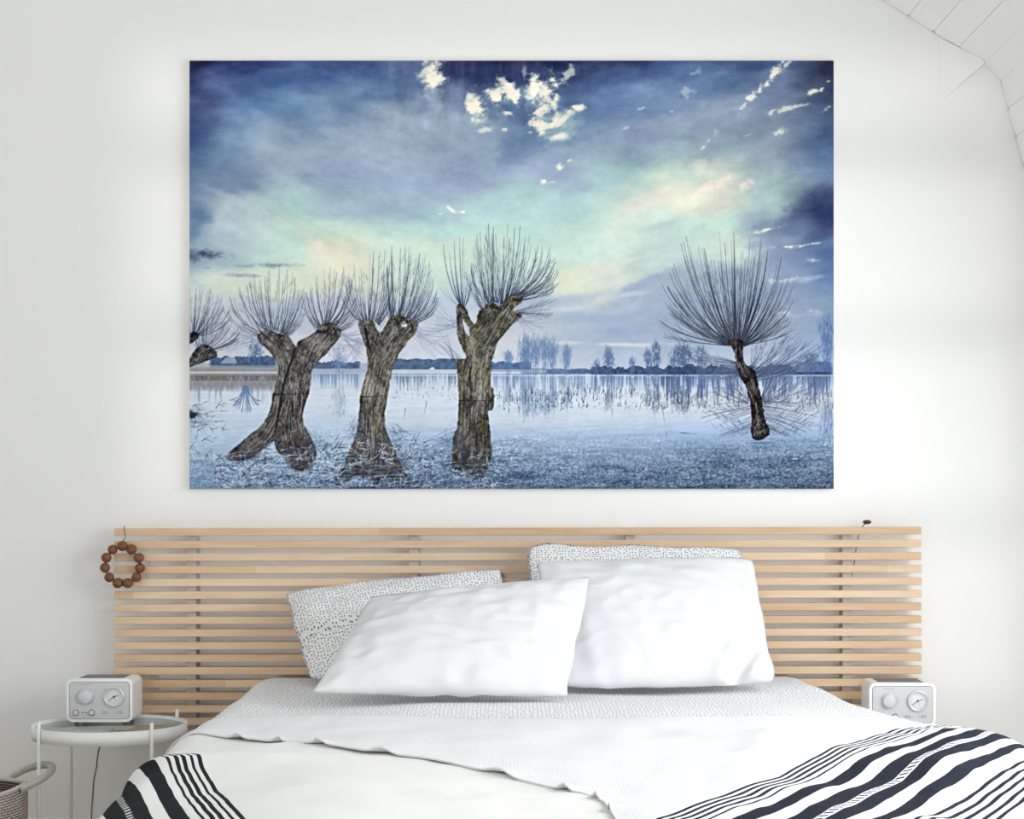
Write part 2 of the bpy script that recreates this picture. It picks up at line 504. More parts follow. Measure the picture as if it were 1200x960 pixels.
def striped(name, base, stripes, c0, c1, dash=None, ink=srgb(42, 45, 54)):
    """stripes: (start, end) in metres along UV.x; dash: (start, end) of the stitched centre line"""
    m = material(name, base, 0.9, 0.08)
    tc = nd(m, 'ShaderNodeTexCoord')
    sep = nd(m, 'ShaderNodeSeparateXYZ'); ln(m, tc, 'UV', sep, 'Vector')
    # slight wobble of the woven lines
    nz = nd(m, 'ShaderNodeTexNoise'); nz.inputs['Scale'].default_value = 9; ln(m, tc, 'UV', nz, 'Vector')
    wob = nd(m, 'ShaderNodeMath', operation='MULTIPLY_ADD'); wob.inputs[1].default_value = .004
    ln(m, nz, 'Fac', wob, 0); ln(m, sep, 'X', wob, 2)
    mr = nd(m, 'ShaderNodeMapRange'); mr.inputs['From Min'].default_value = c0 + .002; mr.inputs['From Max'].default_value = c1 + .002
    ln(m, wob, 'Value', mr, 'Value')
    rp = nd(m, 'ShaderNodeValToRGB'); cr = rp.color_ramp; cr.interpolation = 'CONSTANT'
    els = [(0.0, base)]
    for a, b in stripes:
        els += [((a - c0) / (c1 - c0), ink), ((b - c0) / (c1 - c0), base)]
    cr.elements[0].position = 0; cr.elements[0].color = base
    cr.elements[1].position = els[1][0]; cr.elements[1].color = els[1][1]
    for p, c in els[2:]:
        e = cr.elements.new(p); e.color = c
    ln(m, mr, 'Result', rp, 'Fac')
    out, outn = rp, 'Color'
    # yarn mottling inside the dark bands
    n2 = nd(m, 'ShaderNodeTexNoise'); n2.inputs['Scale'].default_value = 500; n2.inputs['Detail'].default_value = 1; ln(m, tc, 'UV', n2, 'Vector')
    r2 = nd(m, 'ShaderNodeValToRGB'); r2.color_ramp.elements[0].position = .3; r2.color_ramp.elements[1].position = .75
    r2.color_ramp.elements[0].color = (0, 0, 0, 1); r2.color_ramp.elements[1].color = (.014, .016, .022, 1)
    ln(m, n2, 'Fac', r2, 'Fac')
    mx = nd(m, 'ShaderNodeMixRGB', blend_type='ADD'); mx.inputs['Fac'].default_value = 1
    ln(m, rp, 'Color', mx, 'Color1'); ln(m, r2, 'Color', mx, 'Color2')
    out = mx
    if dash:
        d0, d1, inkdash = dash
        g1 = nd(m, 'ShaderNodeMath', operation='GREATER_THAN'); g1.inputs[1].default_value = d0 + .002; ln(m, wob, 'Value', g1, 0)
        l1 = nd(m, 'ShaderNodeMath', operation='LESS_THAN'); l1.inputs[1].default_value = d1 + .002; ln(m, wob, 'Value', l1, 0)
        sk = nd(m, 'ShaderNodeMath', operation='MULTIPLY_ADD'); sk.inputs[1].default_value = 1.1
        ln(m, sep, 'X', sk, 0); ln(m, sep, 'Y', sk, 2)
        fr = nd(m, 'ShaderNodeMath', operation='MULTIPLY'); fr.inputs[1].default_value = 44; ln(m, sk, 'Value', fr, 0)
        fc = nd(m, 'ShaderNodeMath', operation='FRACT'); ln(m, fr, 'Value', fc, 0)
        g2 = nd(m, 'ShaderNodeMath', operation='GREATER_THAN'); g2.inputs[1].default_value = .55; ln(m, fc, 'Value', g2, 0)
        m1 = nd(m, 'ShaderNodeMath', operation='MULTIPLY'); ln(m, g1, 'Value', m1, 0); ln(m, l1, 'Value', m1, 1)
        m2 = nd(m, 'ShaderNodeMath', operation='MULTIPLY'); ln(m, m1, 'Value', m2, 0); ln(m, g2, 'Value', m2, 1)
        mx2 = nd(m, 'ShaderNodeMixRGB'); ln(m, m2, 'Value', mx2, 'Fac'); ln(m, out, 'Color', mx2, 'Color1'); mx2.inputs['Color2'].default_value = inkdash
        out = mx2
    ln(m, out, 'Color', bsdf(m), 'Base Color')
    woven(m)
    return m

m_mat = material('mattress_ticking', srgb(235, 235, 233), 0.9, 0.1)
m_bedwood = material('bed_frame_wood', srgb(208, 180, 146), 0.6, 0.25)

bed = empty('double_bed', (XC, -1.2, 0), 'double bed with thick mattress pushed up to the slatted headboard, under the bedding', 'bed')
for o in (box('base', -.70, .84, -2.2, -.10, .14, .30, m_bedwood, None, .01),
          box('mattress', -.72, .86, -2.24, -.09, .301, .455, m_mat, None, .05, 4, True)):
    keep(o, bed)
for lx in (-.64, .78):
    for ly in (-2.1, -.2):
        keep(lathe('leg', [(0, 0), (.025, 0), (.032, .14), (0, .14)], m_bedwood, None, 16, 'Z', (lx, ly, 0)), bed)

def frange(a, b, n): return [a + (b - a) * i / (n - 1) for i in range(n)]

# dotted fitted sheet
m_dot = dotted_material('dotted_sheet_cotton', 100, .19, srgb(237, 237, 238))
rows, uvs = [], []
for v in frange(.085, 1.75, 74):
    r, u = [], []
    for s in frange(-1.08, 1.12, 110):
        p = surf(s, v)
        head = sstep(.22, .085, v)
        p.z -= .05 * head * head
        r.append(p); u.append((s, v))
    rows.append(r); uvs.append(u)
o = cloth('dotted_sheet', rows, m_dot, .003, uvs)
tag(o, 'white fitted sheet with tiny black dots stretched over the head of the bed', 'sheet')

HEM = [(1.03, -1.02), (1.06, -.90), (1.10, -.80), (1.22, -.66), (1.46, -.42), (1.67, -.17), (1.89, .03), (2.03, .125), (2.12, .16), (2.30, .175), (2.8, .18)]
def hem_s(v):
    if v <= HEM[0][0]: return -1.05
    for (a, xa), (b, xb) in zip(HEM, HEM[1:]):
        if v <= b:
            return xa + (xb - xa) * (v - a) / (b - a) - XC
    return HEM[-1][1] - XC
# cream throw, its striped end falling over the side by the round table
thinB = [(-1.083 - .0145 * k - .007, -1.083 - .0145 * k) for k in range(5)]
wideB = [(-1.194, -1.164), (-1.297, -1.220), (-1.366, -1.332)]
thin2B = [(-1.405 - .0165 * k - .006, -1.405 - .0165 * k) for k in range(5)]
stB = sorted(thinB + wideB + thin2B)
m_throwB = striped('cream_striped_weave', srgb(240, 239, 236), stB, -1.6, -.9, (-1.263, -1.251, srgb(215, 215, 212)), srgb(30, 31, 35))
# the dashed line sits in a dark band
rows, uvs = [], []
for v in frange(1.12, 2.62, 120):
    r, u = [], []
    for s in frange(-1.16, .40, 130):
        fold = .018 * math.exp(-((v - 1.58 - .25 * (s + .62)) / .05) ** 2) * sstep(-.35, -.62, s)
        under = sstep(0, .08, s - hem_s(v))
        p = surf(s, v, .006 + (fold + wr(s, v, 5, 5, 4, .004) + wr(s, v, 6, 11, 14, .003)) * (1 - under) - .003 * under, .012)
        d = (v - 1.58 - .25 * (s + .62))
        kink = .095 * sstep(.015, -.05, d) * sstep(-.3, -.55, s)
        x_ = XC + s
        r.append(p); u.append((x_ * .955 - v * .297 + kink, v * .955 + x_ * .297))
    rows.append(r); uvs.append(u)
o = cloth('striped_throw', rows, m_throwB, .003, uvs)
tag(o, 'cream throw with bold black stripes falling over the bed side next to the round table', 'throw')

# white throw spread over it, hem running diagonally, striped end on the other side
thinA = [(1.497 + .0168 * k, 1.5045 + .0168 * k) for k in range(5)]
wideA = [(1.600, 1.634), (1.670, 1.707), (1.728, 1.761), (1.798, 1.832)]
thin2A = [(1.872 + .0205 * k, 1.880 + .0205 * k) for k in range(5)]
m_throwA = striped('white_striped_weave', srgb(234, 234, 235), thinA + wideA + thin2A, 1.4, 2.1, (1.711, 1.724, srgb(40, 44, 54)), srgb(32, 36, 46))
rows, uvs = [], []
NR, NCc = 170, 150
for i, v in enumerate(frange(.0, 1.0, NR)):
    r, u = [], []
    for j, q in enumerate(frange(0, 1, NCc)):
        q2 = q ** 1.5
        # the top edge runs a little askew across the bed
        vv0 = .93 + .17 * sstep(0, .8, q2)
        vv = vv0 + (2.66 - vv0) * v
        s0 = hem_s(vv)
        s = s0 + (1.27 - s0) * q2
        edge = math.exp(-(s - s0) / .03)
        scal = max(0.0, math.sin(vv * 43 + 2.5 * math.sin(vv * 9))) ** 4
        lift = .0105 + .012 * edge * scal + wr(s, vv, 7, 4, 5, .004) + .001 * edge
        lift += (wr(s, vv, 9, 13, 7, .0035) + wr(s, vv, 10, 6, 17, .003)) * sstep(0, .1, s - s0)
        lift -= .007 * sstep(.12, 0, v)
        # folds running across the striped end
        lift += .005 * sstep(.25, .5, s) * math.sin(9 * vv - 12 * s) * sstep(1.2, 1.5, vv)
        lift += .010 * math.exp(-((s - .72 + .30 * (vv - 1.9)) / .045) ** 2) * sstep(1.35, 1.6, vv)
        lift += .009 * math.exp(-((s - .42 + .30 * (vv - 1.6)) / .05) ** 2) * sstep(1.15, 1.4, vv) * sstep(2.1, 1.8, vv)
        lift = max(lift, .0065 if v > .1 else .003)
        p = surf(s, vv, lift, .012)
        x_ = XC + s
        k2 = .010 * mnoise.noise(Vector((s * 4, vv * 3, 9.1))) + .0065 * mnoise.noise(Vector((s * 13 + vv * 5, vv * 7, 2.1)))
        r.append(p); u.append((x_ * .86 + vv * .57 + k2, vv * .86 - x_ * .57))
    rows.append(r); uvs.append(u)
o = cloth('striped_throw', rows, m_throwA, .004, uvs)
tag(o, 'white throw with navy stripes lying over the cream one, loose hem running diagonally', 'throw')

# ---------------------------------------------------------------- pillows
m_pdot = dotted_material('dotted_pillow_cotton', 112, .215)
m_pwhite = material('white_pillow_cotton', srgb(219, 220, 222), 0.8, 0.12)
add_noise_bump(m_pwhite, 500, .06, .0005)
def pillow(name, BL, BR, TR, TL, T, mat, label, seed, wrinkle=.006, sag=.03, crease=None, corner=1.0):
    BL, BR, TR, TL = [Vector(p) for p in (BL, BR, TR, TL)]
    nu, nv = 72, 54
    nrm = ((BR - BL).cross(TL - BL)).normalized()
    if nrm.y > 0: nrm = -nrm                  # towards the room
    ux = (BR - BL).normalized(); uz = (TL - BL).normalized()
    W, H = (BR - BL).length, (TL - BL).length
    def base(u, v):
        b = BL * (1 - u) * (1 - v) + BR * u * (1 - v) + TR * u * v + TL * (1 - u) * v
        cu, cv = 2 * u - 1, 2 * v - 1
        b -= ux * (cu * sag * (1 - cv ** 4)) * W * .6
        b -= uz * (cv * sag * (1 - cu ** 4)) * H * .6
        k_ = (abs(cu) * abs(cv)) ** 7
        b -= ux * (cu * k_ * .022 * corner) * W + uz * (cv * k_ * .035 * corner) * H
        return b
    verts, uvs, faces = [], [], []
    idx = {}
    for side in (1, -1):
        for j in range(nv + 1):
            for i in range(nu + 1):
                u, v = i / nu, j / nv
                rim = i in (0, nu) or j in (0, nv)
                if side < 0 and rim:
                    idx[(side, i, j)] = idx[(1, i, j)]; continue
                cu, cv = 2 * u - 1, 2 * v - 1
                prof = max(0, (1 - abs(cu) ** 2.6)) ** .62 * max(0, (1 - abs(cv) ** 2.4)) ** .62
                low = 1 + .28 * (.5 - v)
                th = T * prof * low
                p = base(u, v)
                e = 1 - min(1, 4 * min(u, 1 - u, v, 1 - v))
                wv = mnoise.noise(Vector((u * 4.5 + v * 2 + seed, v * 5 - u, seed * 1.7))) * .9
                wv += .55 * (1 - abs(mnoise.noise(Vector((u * 7 - v * 3 + seed, v * 9 + u * 4, seed * 2.3)))) * 3)
                # radiating gathers towards the lower edge and corners
                wv += e * 1.7 * mnoise.noise(Vector((u * 15 + seed, v * 4, 4.2 + seed)))
                wv += e * 1.2 * mnoise.noise(Vector((u * 5, v * 13 + seed, 1.2 + seed)))
                off = th * side + wrinkle * wv * (prof ** .5)
                if crease and side > 0:
                    (u0, v0, u1, v1, dep, wd) = crease
                    du, dv = u1 - u0, v1 - v0
                    L = math.hypot(du, dv)
                    tt = max(0, min(1, ((u - u0) * du + (v - v0) * dv) / L ** 2))
                    dd = math.hypot(u - u0 - tt * du, v - v0 - tt * dv)
                    sd = ((u - u0) * dv - (v - v0) * du) / L
                    off -= dep * math.exp(-(dd / wd) ** 2) * (1 - .6 * tt)
                    off += dep * .5 * math.exp(-((dd - 2 * wd) / (1.2 * wd)) ** 2) * (1 - .6 * tt)
                if rim:
                    off = .004 * mnoise.noise(Vector((u * 9, v * 9, seed)))
                    p += uz * (.011 * mnoise.noise(Vector((u * 5, seed, v * 5)))) + ux * (.009 * mnoise.noise(Vector((v * 5, seed + 3, u * 5))))
                idx[(side, i, j)] = len(verts)
                verts.append(tuple(p + nrm * off)); uvs.append((u * W, v * H))
    for side in (1, -1):
        for j in range(nv):
            for i in range(nu):
                q = [idx[(side, i, j)], idx[(side, i + 1, j)], idx[(side, i + 1, j + 1)], idx[(side, i, j + 1)]]
                faces.append(q if side > 0 else q[::-1])
    me = bpy.data.meshes.new(name)
    me.from_pydata(verts, [], faces)
    uvl = me.uv_layers.new(name='UVMap')
    for l in me.loops: uvl.data[l.index].uv = uvs[l.vertex_index]
    bm = bmesh.new(); bm.from_mesh(me); bmesh.ops.recalc_face_normals(bm, faces=bm.faces[:]); bm.to_mesh(me); bm.free()
    o = link_mesh(name, me, mat, None, True)
    tag(o, label, 'pillow')
    return o

pillow('pillow', px(362, 799, -.40), px(610, 800, -.40), px(590, 664, -.17), px(331, 693, -.17), .060, m_pdot,
       'dotted pillow slumped against the slats, the shorter leaning one nearer the bead ring', 1.3, .007, .02,
       (.0, .42, .5, .52, .022, .03))
pillow('pillow', px(624, 794, -.30), px(885, 794, -.30), px(869, 640, -.145), px(617, 637, -.145), .045, m_pdot,
       'dotted pillow standing upright against the slats behind the tall white pillow', 2.7, .004, .015)
pillow('pillow', px(652, 809, -.60), px(912, 804, -.58), px(884, 652, -.30), px(624, 656, -.30), .070, m_pwhite,
       'tall white pillow leaning back, creased at its lower outer corner', 5.1, .007, .02,
       (.80, .0, .93, .26, .03, .035))
pillow('pillow', px(362, 812, -.80), px(668, 817, -.80), px(694, 675, -.49), px(432, 699, -.49), .066, m_pwhite,
       'foremost white pillow lying across the others with a pointed corner', 8.4, .007, .025, None, .35)
# ---------------------------------------------------------------- round side table
m_tab = material('white_powder_coat', srgb(238, 239, 236), 0.4, 0.35)
m_glass = bpy.data.materials.new('table_glass'); m_glass.use_nodes = True
def glass_nodes(m):
    nt = m.node_tree; nt.nodes.clear()
    out = nt.nodes.new('ShaderNodeOutputMaterial')
    tr = nt.nodes.new('ShaderNodeBsdfTransparent'); tr.inputs['Color'].default_value = (.90, .95, .92, 1)
    gl = nt.nodes.new('ShaderNodeBsdfGlossy'); gl.inputs['Roughness'].default_value = .03
    fr = nt.nodes.new('ShaderNodeValue'); fr.outputs[0].default_value = .45
    mx = nt.nodes.new('ShaderNodeMixShader')
    nt.links.new(fr.outputs[0], mx.inputs[0]); nt.links.new(tr.outputs[0], mx.inputs[1]); nt.links.new(gl.outputs[0], mx.inputs[2])
    nt.links.new(mx.outputs[0], out.inputs[0])
glass_nodes(m_glass)
TX, TY, TZ, TR = px(129, 0, -.352).x, -.352, .462, .2115
tab = empty('side_table', (TX, TY, 0), 'round white metal side table with glass top and raised legs holding a radio', 'table')
lathe('rim', [(TR - .005, -.037), (TR, -.037), (TR, 0), (TR - .005, 0)], m_tab, tab, 72, 'Z', (0, 0, TZ), True)
lathe('support_ring', [(TR - .020, -.018), (TR - .0055, -.018), (TR - .0055, -.0145), (TR - .020, -.0145)], m_tab, tab, 72, 'Z', (0, 0, TZ), True, False)
lathe('glass_top', [(0, -.0140), (TR - .007, -.0140), (TR - .0065, -.011), (TR - .007, -.0085), (0, -.0085)], m_glass, tab, 72, 'Z', (0, 0, TZ))
for k in range(4):
    a = math.radians(43.5 + 90 * k)
    x, y = (TR + .0052) * math.cos(a), (TR + .0052) * math.sin(a)
    lathe('leg', [(0, 0), (.0050, 0), (.0050, TZ + .0185), (.0044, TZ + .020), (0, TZ + .020)], m_tab, tab, 12, 'Z', (x, y, 0))
GZ = TZ - .0085

# ---------------------------------------------------------------- clock radios
m_rw = material('radio_white', srgb(240, 240, 240), 0.35, 0.4)
m_rs = material('radio_silver', srgb(204, 204, 205), 0.5, 0.35)
m_rk = material('radio_knob', srgb(206, 208, 210), 0.35, 0.45)
m_rd = material('radio_grey_grille', srgb(120, 121, 122), 0.6, 0.2)
m_dk = material('radio_dark', srgb(52, 53, 56), 0.5, 0.3)
m_face = material('dial_face', srgb(222, 223, 222), 0.5, 0.3)
m_mid = material('radio_print', srgb(128, 130, 134), 0.6, 0.2)
m_chr = material('bezel_metal', srgb(214, 216, 219), 0.28, 0.5, 0.6)
def rounded_rect(bm, x0, x1, z0, z1, r, y0, y1, segs=6):
    pts = []
    for cx, cz, a0 in ((x1 - r, z0 + r, -90), (x1 - r, z1 - r, 0), (x0 + r, z1 - r, 90), (x0 + r, z0 + r, 180)):
        for k in range(segs + 1):
            a = math.radians(a0 + 90 * k / segs)
            pts.append((cx + r * math.cos(a), cz + r * math.sin(a)))
    A = [bm.verts.new((x, y0, z)) for x, z in pts]; B = [bm.verts.new((x, y1, z)) for x, z in pts]
    bm.faces.new(A); bm.faces.new(B[::-1])
    for i in range(len(pts)):
        j = (i + 1) % len(pts)
        bm.faces.new((A[j], A[i], B[i], B[j]))
def make_radio(loc, rz, label, W=.186, H=.126, D=.132, mirror_hand=(62, 232)):
    """front face at local y = 0, depth towards +y, base at z = 0"""
    t = empty('clock_radio', loc, label, 'radio', None, rz)
    bm = bmesh.new(); rounded_rect(bm, -W / 2, W / 2, .004, H, .017, 0.0, D)
    es = [e for e in bm.edges if abs(e.verts[0].co.y - e.verts[1].co.y) < 1e-6]
    bmesh.ops.bevel(bm, geom=es, offset=.0035, segments=2, affect='EDGES', profile=.5)
    from_bm('housing', bm, m_rw, t, False)
    for sx in (-1, 1):
        for yy in (.02, D - .02):
            lathe('foot', [(0, 0), (.007, 0), (.007, .006), (0, .006)], m_dk, t, 12, 'Z', (sx * (W / 2 - .025), yy, 0))
    bm = bmesh.new(); rounded_rect(bm, -W / 2 + .0085, W / 2 - .0085, .0125, H - .0085, .010, -.0006, .004); from_bm('seam', bm, m_dk, t)
    bm = bmesh.new(); rounded_rect(bm, -W / 2 + .0097, W / 2 - .0097, .0137, H - .0097, .009, -.0022, .003); fp = from_bm('front_panel', bm, m_rs, t)
    bm = bmesh.new(); bm_box(bm, -W / 2 + .030, W / 2 - .030, .022, D - .012, H - .002, H + .0012, .0006, 1); from_bm('speaker_grille', bm, m_rd, t)
    yf = -.0022
    zk = H * .60
    # tuning knob with its ring and printed scale
    kx = -W * .205
    lathe('knob_ring', [(.0205, 0), (.0220, -.0015), (.0215, -.004), (.0195, -.005), (.0185, -.002)], m_chr, t, 40, 'Y', (kx, yf, zk))
    kn = lathe('tuning_knob', [(0, -.013), (.0155, -.013), (.0182, -.0115), (.0190, -.009), (.0190, 0)], m_rk, t, 40, 'Y', (kx, yf, zk))
    bm = bmesh.new()
    for k in range(25):
        a = math.radians(-40 + 260 * k / 24)
        ca, sa = math.cos(a), math.sin(a)
        r0, r1 = .0255, .0285 if k % 3 == 0 else .0270
        for (q) in (0,):
            wv = .0004
            p = [(r0 * ca - wv * sa, r0 * sa + wv * ca), (r1 * ca - wv * sa, r1 * sa + wv * ca), (r1 * ca + wv * sa, r1 * sa - wv * ca), (r0 * ca + wv * sa, r0 * sa - wv * ca)]
            bm.faces.new([bm.verts.new((kx + x, yf - .0003, zk + z)) for x, z in p])
    # faint unreadable print along the panel's upper edge
    for k in range(9):
        x = kx - .014 + .0032 * k
        bm.faces.new([bm.verts.new((x + dx, yf - .0003, H - .0165 + dz)) for dx, dz in ((0, 0), (.0022, 0), (.0022, .0012), (0, .0012))])
    from_bm('scale_marks', bm, m_mid, t)
    # clock
    cx = W * .225
    zc = H * .605
    lathe('clock_bezel', [(.0235, 0), (.0295, 0), (.0300, -.004), (.0285, -.0075), (.0255, -.0080), (.0235, -.0035)], m_chr, t, 48, 'Y', (cx, yf, zc), True)
    dial = lathe('clock_dial', [(0, -.0012), (.0238, -.0012), (.0238, 0)], m_face, t, 40, 'Y', (cx, yf, zc), False, False)
    bm = bmesh.new()
    for k in range(12):
        a = math.radians(30 * k); ca, sa = math.cos(a), math.sin(a); r0, r1, wv = .0165, .0195, .0007
        p = [(r0 * ca - wv * sa, r0 * sa + wv * ca), (r1 * ca - wv * sa, r1 * sa + wv * ca), (r1 * ca + wv * sa, r1 * sa - wv * ca), (r0 * ca + wv * sa, r0 * sa - wv * ca)]
        bm.faces.new([bm.verts.new((cx + x, yf - .0016, zc + z)) for x, z in p])
    from_bm('hour_marks', bm, m_mid, t)
    def hand(nm, deg, L, wd, mat, yo):
        a = math.radians(90 - deg); d = Vector((math.cos(a), 0, math.sin(a))); n = Vector((-d.z, 0, d.x))
        c = Vector((cx, yf - yo, zc))
        bm = bmesh.new()
        q = [c - d * .003 + n * wd, c + d * L + n * wd * .6, c + d * L - n * wd * .6, c - d * .003 - n * wd]
        f = bm.faces.new([bm.verts.new(p) for p in q])
        r = bmesh.ops.extrude_face_region(bm, geom=[f])
        for v in r['geom']:
            if isinstance(v, bmesh.types.BMVert): v.co.y -= .0005
        from_bm(nm, bm, mat, t)
    hand('hour_hand', mirror_hand[0] + 12, .0135, .0010, m_dk, .0022)
    hand('minute_hand', mirror_hand[1] - 2, .0185, .0008, m_dk, .0030)
    hand('alarm_hand', 158, .0135, .0005, m_mid, .0018)
    lathe('hub', [(0, -.0045), (.0022, -.0042), (.0024, -.0015)], m_dk, t, 16, 'Y', (cx, yf, zc))
    # lower row
    for x in (-W * .355, -W * .115):
        lathe('small_knob_ring', [(.0085, 0), (.0092, -.001), (.0080, -.002)], m_mid, t, 24, 'Y', (x, yf, H * .245))
        lathe('small_knob', [(0, -.0085), (.0058, -.0085), (.0068, -.007), (.0070, 0)], m_rk, t, 24, 'Y', (x, yf, H * .245))
    for x in (-W * .258, -W * .208, W * .145, W * .235):
        big = x < 0
        lathe('indicator', [(0, -.0012), (.0017 if big else .0010, -.001), (.0018 if big else .0011, 0)], m_dk, t, 12, 'Y', (x, yf, H * .25))
    for x in (W * .075, W * .315):
        bm = bmesh.new(); rounded_rect(bm, x - .0064, x + .0064, H * .25 - .0032, H * .25 + .0032, .0031, yf - .0008, yf + .001); from_bm('button_edge', bm, m_dk, t)
        bm = bmesh.new(); rounded_rect(bm, x - .0050, x + .0050, H * .25 - .0021, H * .25 + .0021, .0020, yf - .0022, yf); from_bm('push_button', bm, m_rk, t)
    return t
rx = (px(77.5, 0, -.29).x + px(156, 0, -.29).x) / 2
make_radio((rx, -.292, GZ), math.radians(0.6), 'white retro clock radio with grey front panel standing on the round glass table')
rx2 = (px(1019.5, 0, -.29).x + px(1095.5, 0, -.29).x) / 2
RZ2 = px(0, 800.5, -.29).z - .126
make_radio((rx2, -.292, RZ2), math.radians(-2.0), 'white retro clock radio half hidden behind the bedding, in brighter light')

# small stand that carries the second radio, hidden behind the bedding
st = empty('bedside_stool', (rx2, -.225, 0), 'small white stool under the radio half hidden behind the bedding', 'stool')
box('seat', -.085, .085, -.085, .085, RZ2 - .022, RZ2, m_tab, st, .003, 1)
for sx in (-1, 1):
    for sy in (-1, 1):
        lathe('leg', [(0, 0), (.009, 0), (.012, RZ2 - .022), (0, RZ2 - .022)], m_tab, st, 12, 'Z', (sx * .066, sy * .066, 0))

# power lead of the first radio
m_lead = material('brown_lead', srgb(122, 108, 98), 0.6, 0.2)
lead = [Vector((rx + .0, -.155, GZ + .04)), Vector((rx + .002, -.112, GZ + .03)), Vector((rx - .002, -.098, GZ - .03))]
for x, y in ((118, 874), (114.5, 887), (113, 900), (110, 915), (108.6, 935), (107.5, 950), (107, 975)):
    lead.append(px(x, y, -.06 if y > 890 else -.085))
lead += [Vector((lead[-1].x + .01, -.05, .10)), Vector((lead[-1].x + .03, -.06, .004)), Vector((lead[-1].x + .12, -.07, .003)), Vector((lead[-1].x + .35, -.06, .003))]
def smooth_path(p, n=6):
    out = []
    for i in range(len(p) - 1):
        a, b, c, d = p[max(0, i - 1)], p[i], p[i + 1], p[min(len(p) - 1, i + 2)]
        for k in range(n):
            t = k / n
            out.append(.5 * ((2 * b) + (c - a) * t + (2 * a - 5 * b + 4 * c - d) * t * t + (3 * b - a - 3 * c + d) * t ** 3))
    out.append(p[-1]); return out
tag(tube('power_cord', smooth_path(lead), .0021, m_lead, None, 6), 'thin brown power cord hanging down the wall behind the round table', 'cord')

# ---------------------------------------------------------------- bead ring on the headboard
m_bead = material('dark_bead_wood', srgb(112, 68, 44), 0.42, 0.35)
def bead_nodes(m):
    tc = nd(m, 'ShaderNodeTexCoord'); nz = nd(m, 'ShaderNodeTexNoise'); nz.inputs['Scale'].default_value = 120; nz.inputs['Detail'].default_value = 4
    rp = nd(m, 'ShaderNodeValToRGB'); rp.color_ramp.elements[0].color = srgb(84, 48, 32); rp.color_ramp.elements[1].color = srgb(140, 92, 62)
    ln(m, tc, 'Object', nz, 'Vector'); ln(m, nz, 'Fac', rp, 'Fac'); ln(m, rp, 'Color', bsdf(m), 'Base Color')
bead_nodes(m_bead)
m_string = material('dark_string', srgb(58, 52, 48), 0.8, 0.1)
BY = -.093
c = px(144.5, 662, BY)
ring = empty('bead_ring', c, 'ring of dark brown wooden beads hanging from the top lath', 'decoration')
bm = bmesh.new(); bmesh.ops.create_icosphere(bm, subdivisions=3, radius=.0150)
me = bpy.data.meshes.new('bead'); bm.to_mesh(me); bm.free(); me.materials.append(m_bead)
me.polygons.foreach_set('use_smooth', [True] * len(me.polygons))
spots = [(143.5, 640), (154, 644), (162.7, 654), (164, 665.7), (160, 676.5), (149.8, 683.5), (138, 683.5), (128, 676.7), (123, 665.5), (124.7, 653.7), (132, 644.3)]
for x, y in spots:
    o = bpy.data.objects.new('bead', me); COL.objects.link(o); o.parent = ring
    o.location = px(x, y, BY) - c
    o.rotation_euler = (random.uniform(0, 6), random.uniform(0, 6), 0)
    o.scale = [random.uniform(.96, 1.04)] * 3
ct = [px(x, y, BY) - c for x, y in spots]; ct.append(ct[0])
tube('cord', ct, .0014, m_string, ring, 6)
lp = [px(143.8, 640, BY), px(144.5, 634, BY - .001), px(147, 629, BY), px(146, 624, BY + .002), px(145.6, 618.2, -.0795), px(145.6, 616.9, -.066), px(145.8, 618.5, -.0505), px(146, 627, -.0505)]
tube('hanging_loop', smooth_path([p - c for p in lp]), .0011, m_string, ring, 6)

# small brown peg on the top lath with its cord behind the laths
pc = px(1016, 612.0, -.068)
m_peg = material('dark_peg_wood', srgb(74, 48, 34), 0.5, 0.25)
peg = empty('wooden_peg', pc, 'small dark brown oval wooden peg resting on the top lath of the headboard', 'peg')
lathe('head', [(0, -.0064), (.0080, -.0056), (.0135, 0), (.0095, .0050), (0, .0066)], m_peg, peg, 24, 'Z', (0, 0, 0))
tube('cord', smooth_path([Vector((0, .006, -.003)), Vector((-.010, .021, -.014)), px(1006, 628, -.043) - pc, px(1003.5, 640, -.046) - pc, px(1002, 655, -.047) - pc, px(999, 670, -.047) - pc, px(997, 692, -.045) - pc, px(996, 716, -.045) - pc]), .0013, m_string, peg, 6)

# ---------------------------------------------------------------- rope basket
m_rope = material('pale_rope', srgb(206, 200, 190), 0.9, 0.08)
def rope_nodes(m):
    tc = nd(m, 'ShaderNodeTexCoord')
    br = nd(m, 'ShaderNodeTexBrick'); br.inputs['Scale'].default_value = 1.0
    br.inputs['Brick Width'].default_value = .017; br.inputs['Row Height'].default_value = .0068; br.inputs['Mortar Size'].default_value = .0011
    br.inputs['Color1'].default_value = srgb(214, 208, 198); br.inputs['Color2'].default_value = srgb(196, 189, 178); br.inputs['Mortar'].default_value = srgb(96, 88, 80)
    ln(m, tc, 'UV', br, 'Vector'); ln(m, br, 'Color', bsdf(m), 'Base Color')
rope_nodes(m_rope)
m_rope2 = material('pale_rope_wrap', srgb(203, 198, 190), 0.9, 0.08)
BKX, BKY, BKZ, BKR = -1.492, -.52, .303, .185
bk = empty('rope_basket', (BKX, BKY, 0), 'pale woven rope basket with a looped handle standing on the floor by the wall', 'basket')
bm = bmesh.new()
uvl = bm.loops.layers.uv.new('UVMap')
prof = []
nz_ = 176
for i in range(nz_ + 1):
    h = .004 + (BKZ - .004) * i / nz_
    r = BKR * (.86 + .14 * sstep(0, .25, h)) + .0016 * abs(math.sin(math.pi * h / .0068))
    prof.append((r, h))
SEG = 96
grid = [[bm.verts.new((r * math.cos(2 * math.pi * k / SEG), r * math.sin(2 * math.pi * k / SEG), h + .012 * math.cos(2 * math.pi * k / SEG) ** 8 * (h / BKZ) ** 6)) for k in range(SEG)] for r, h in prof]
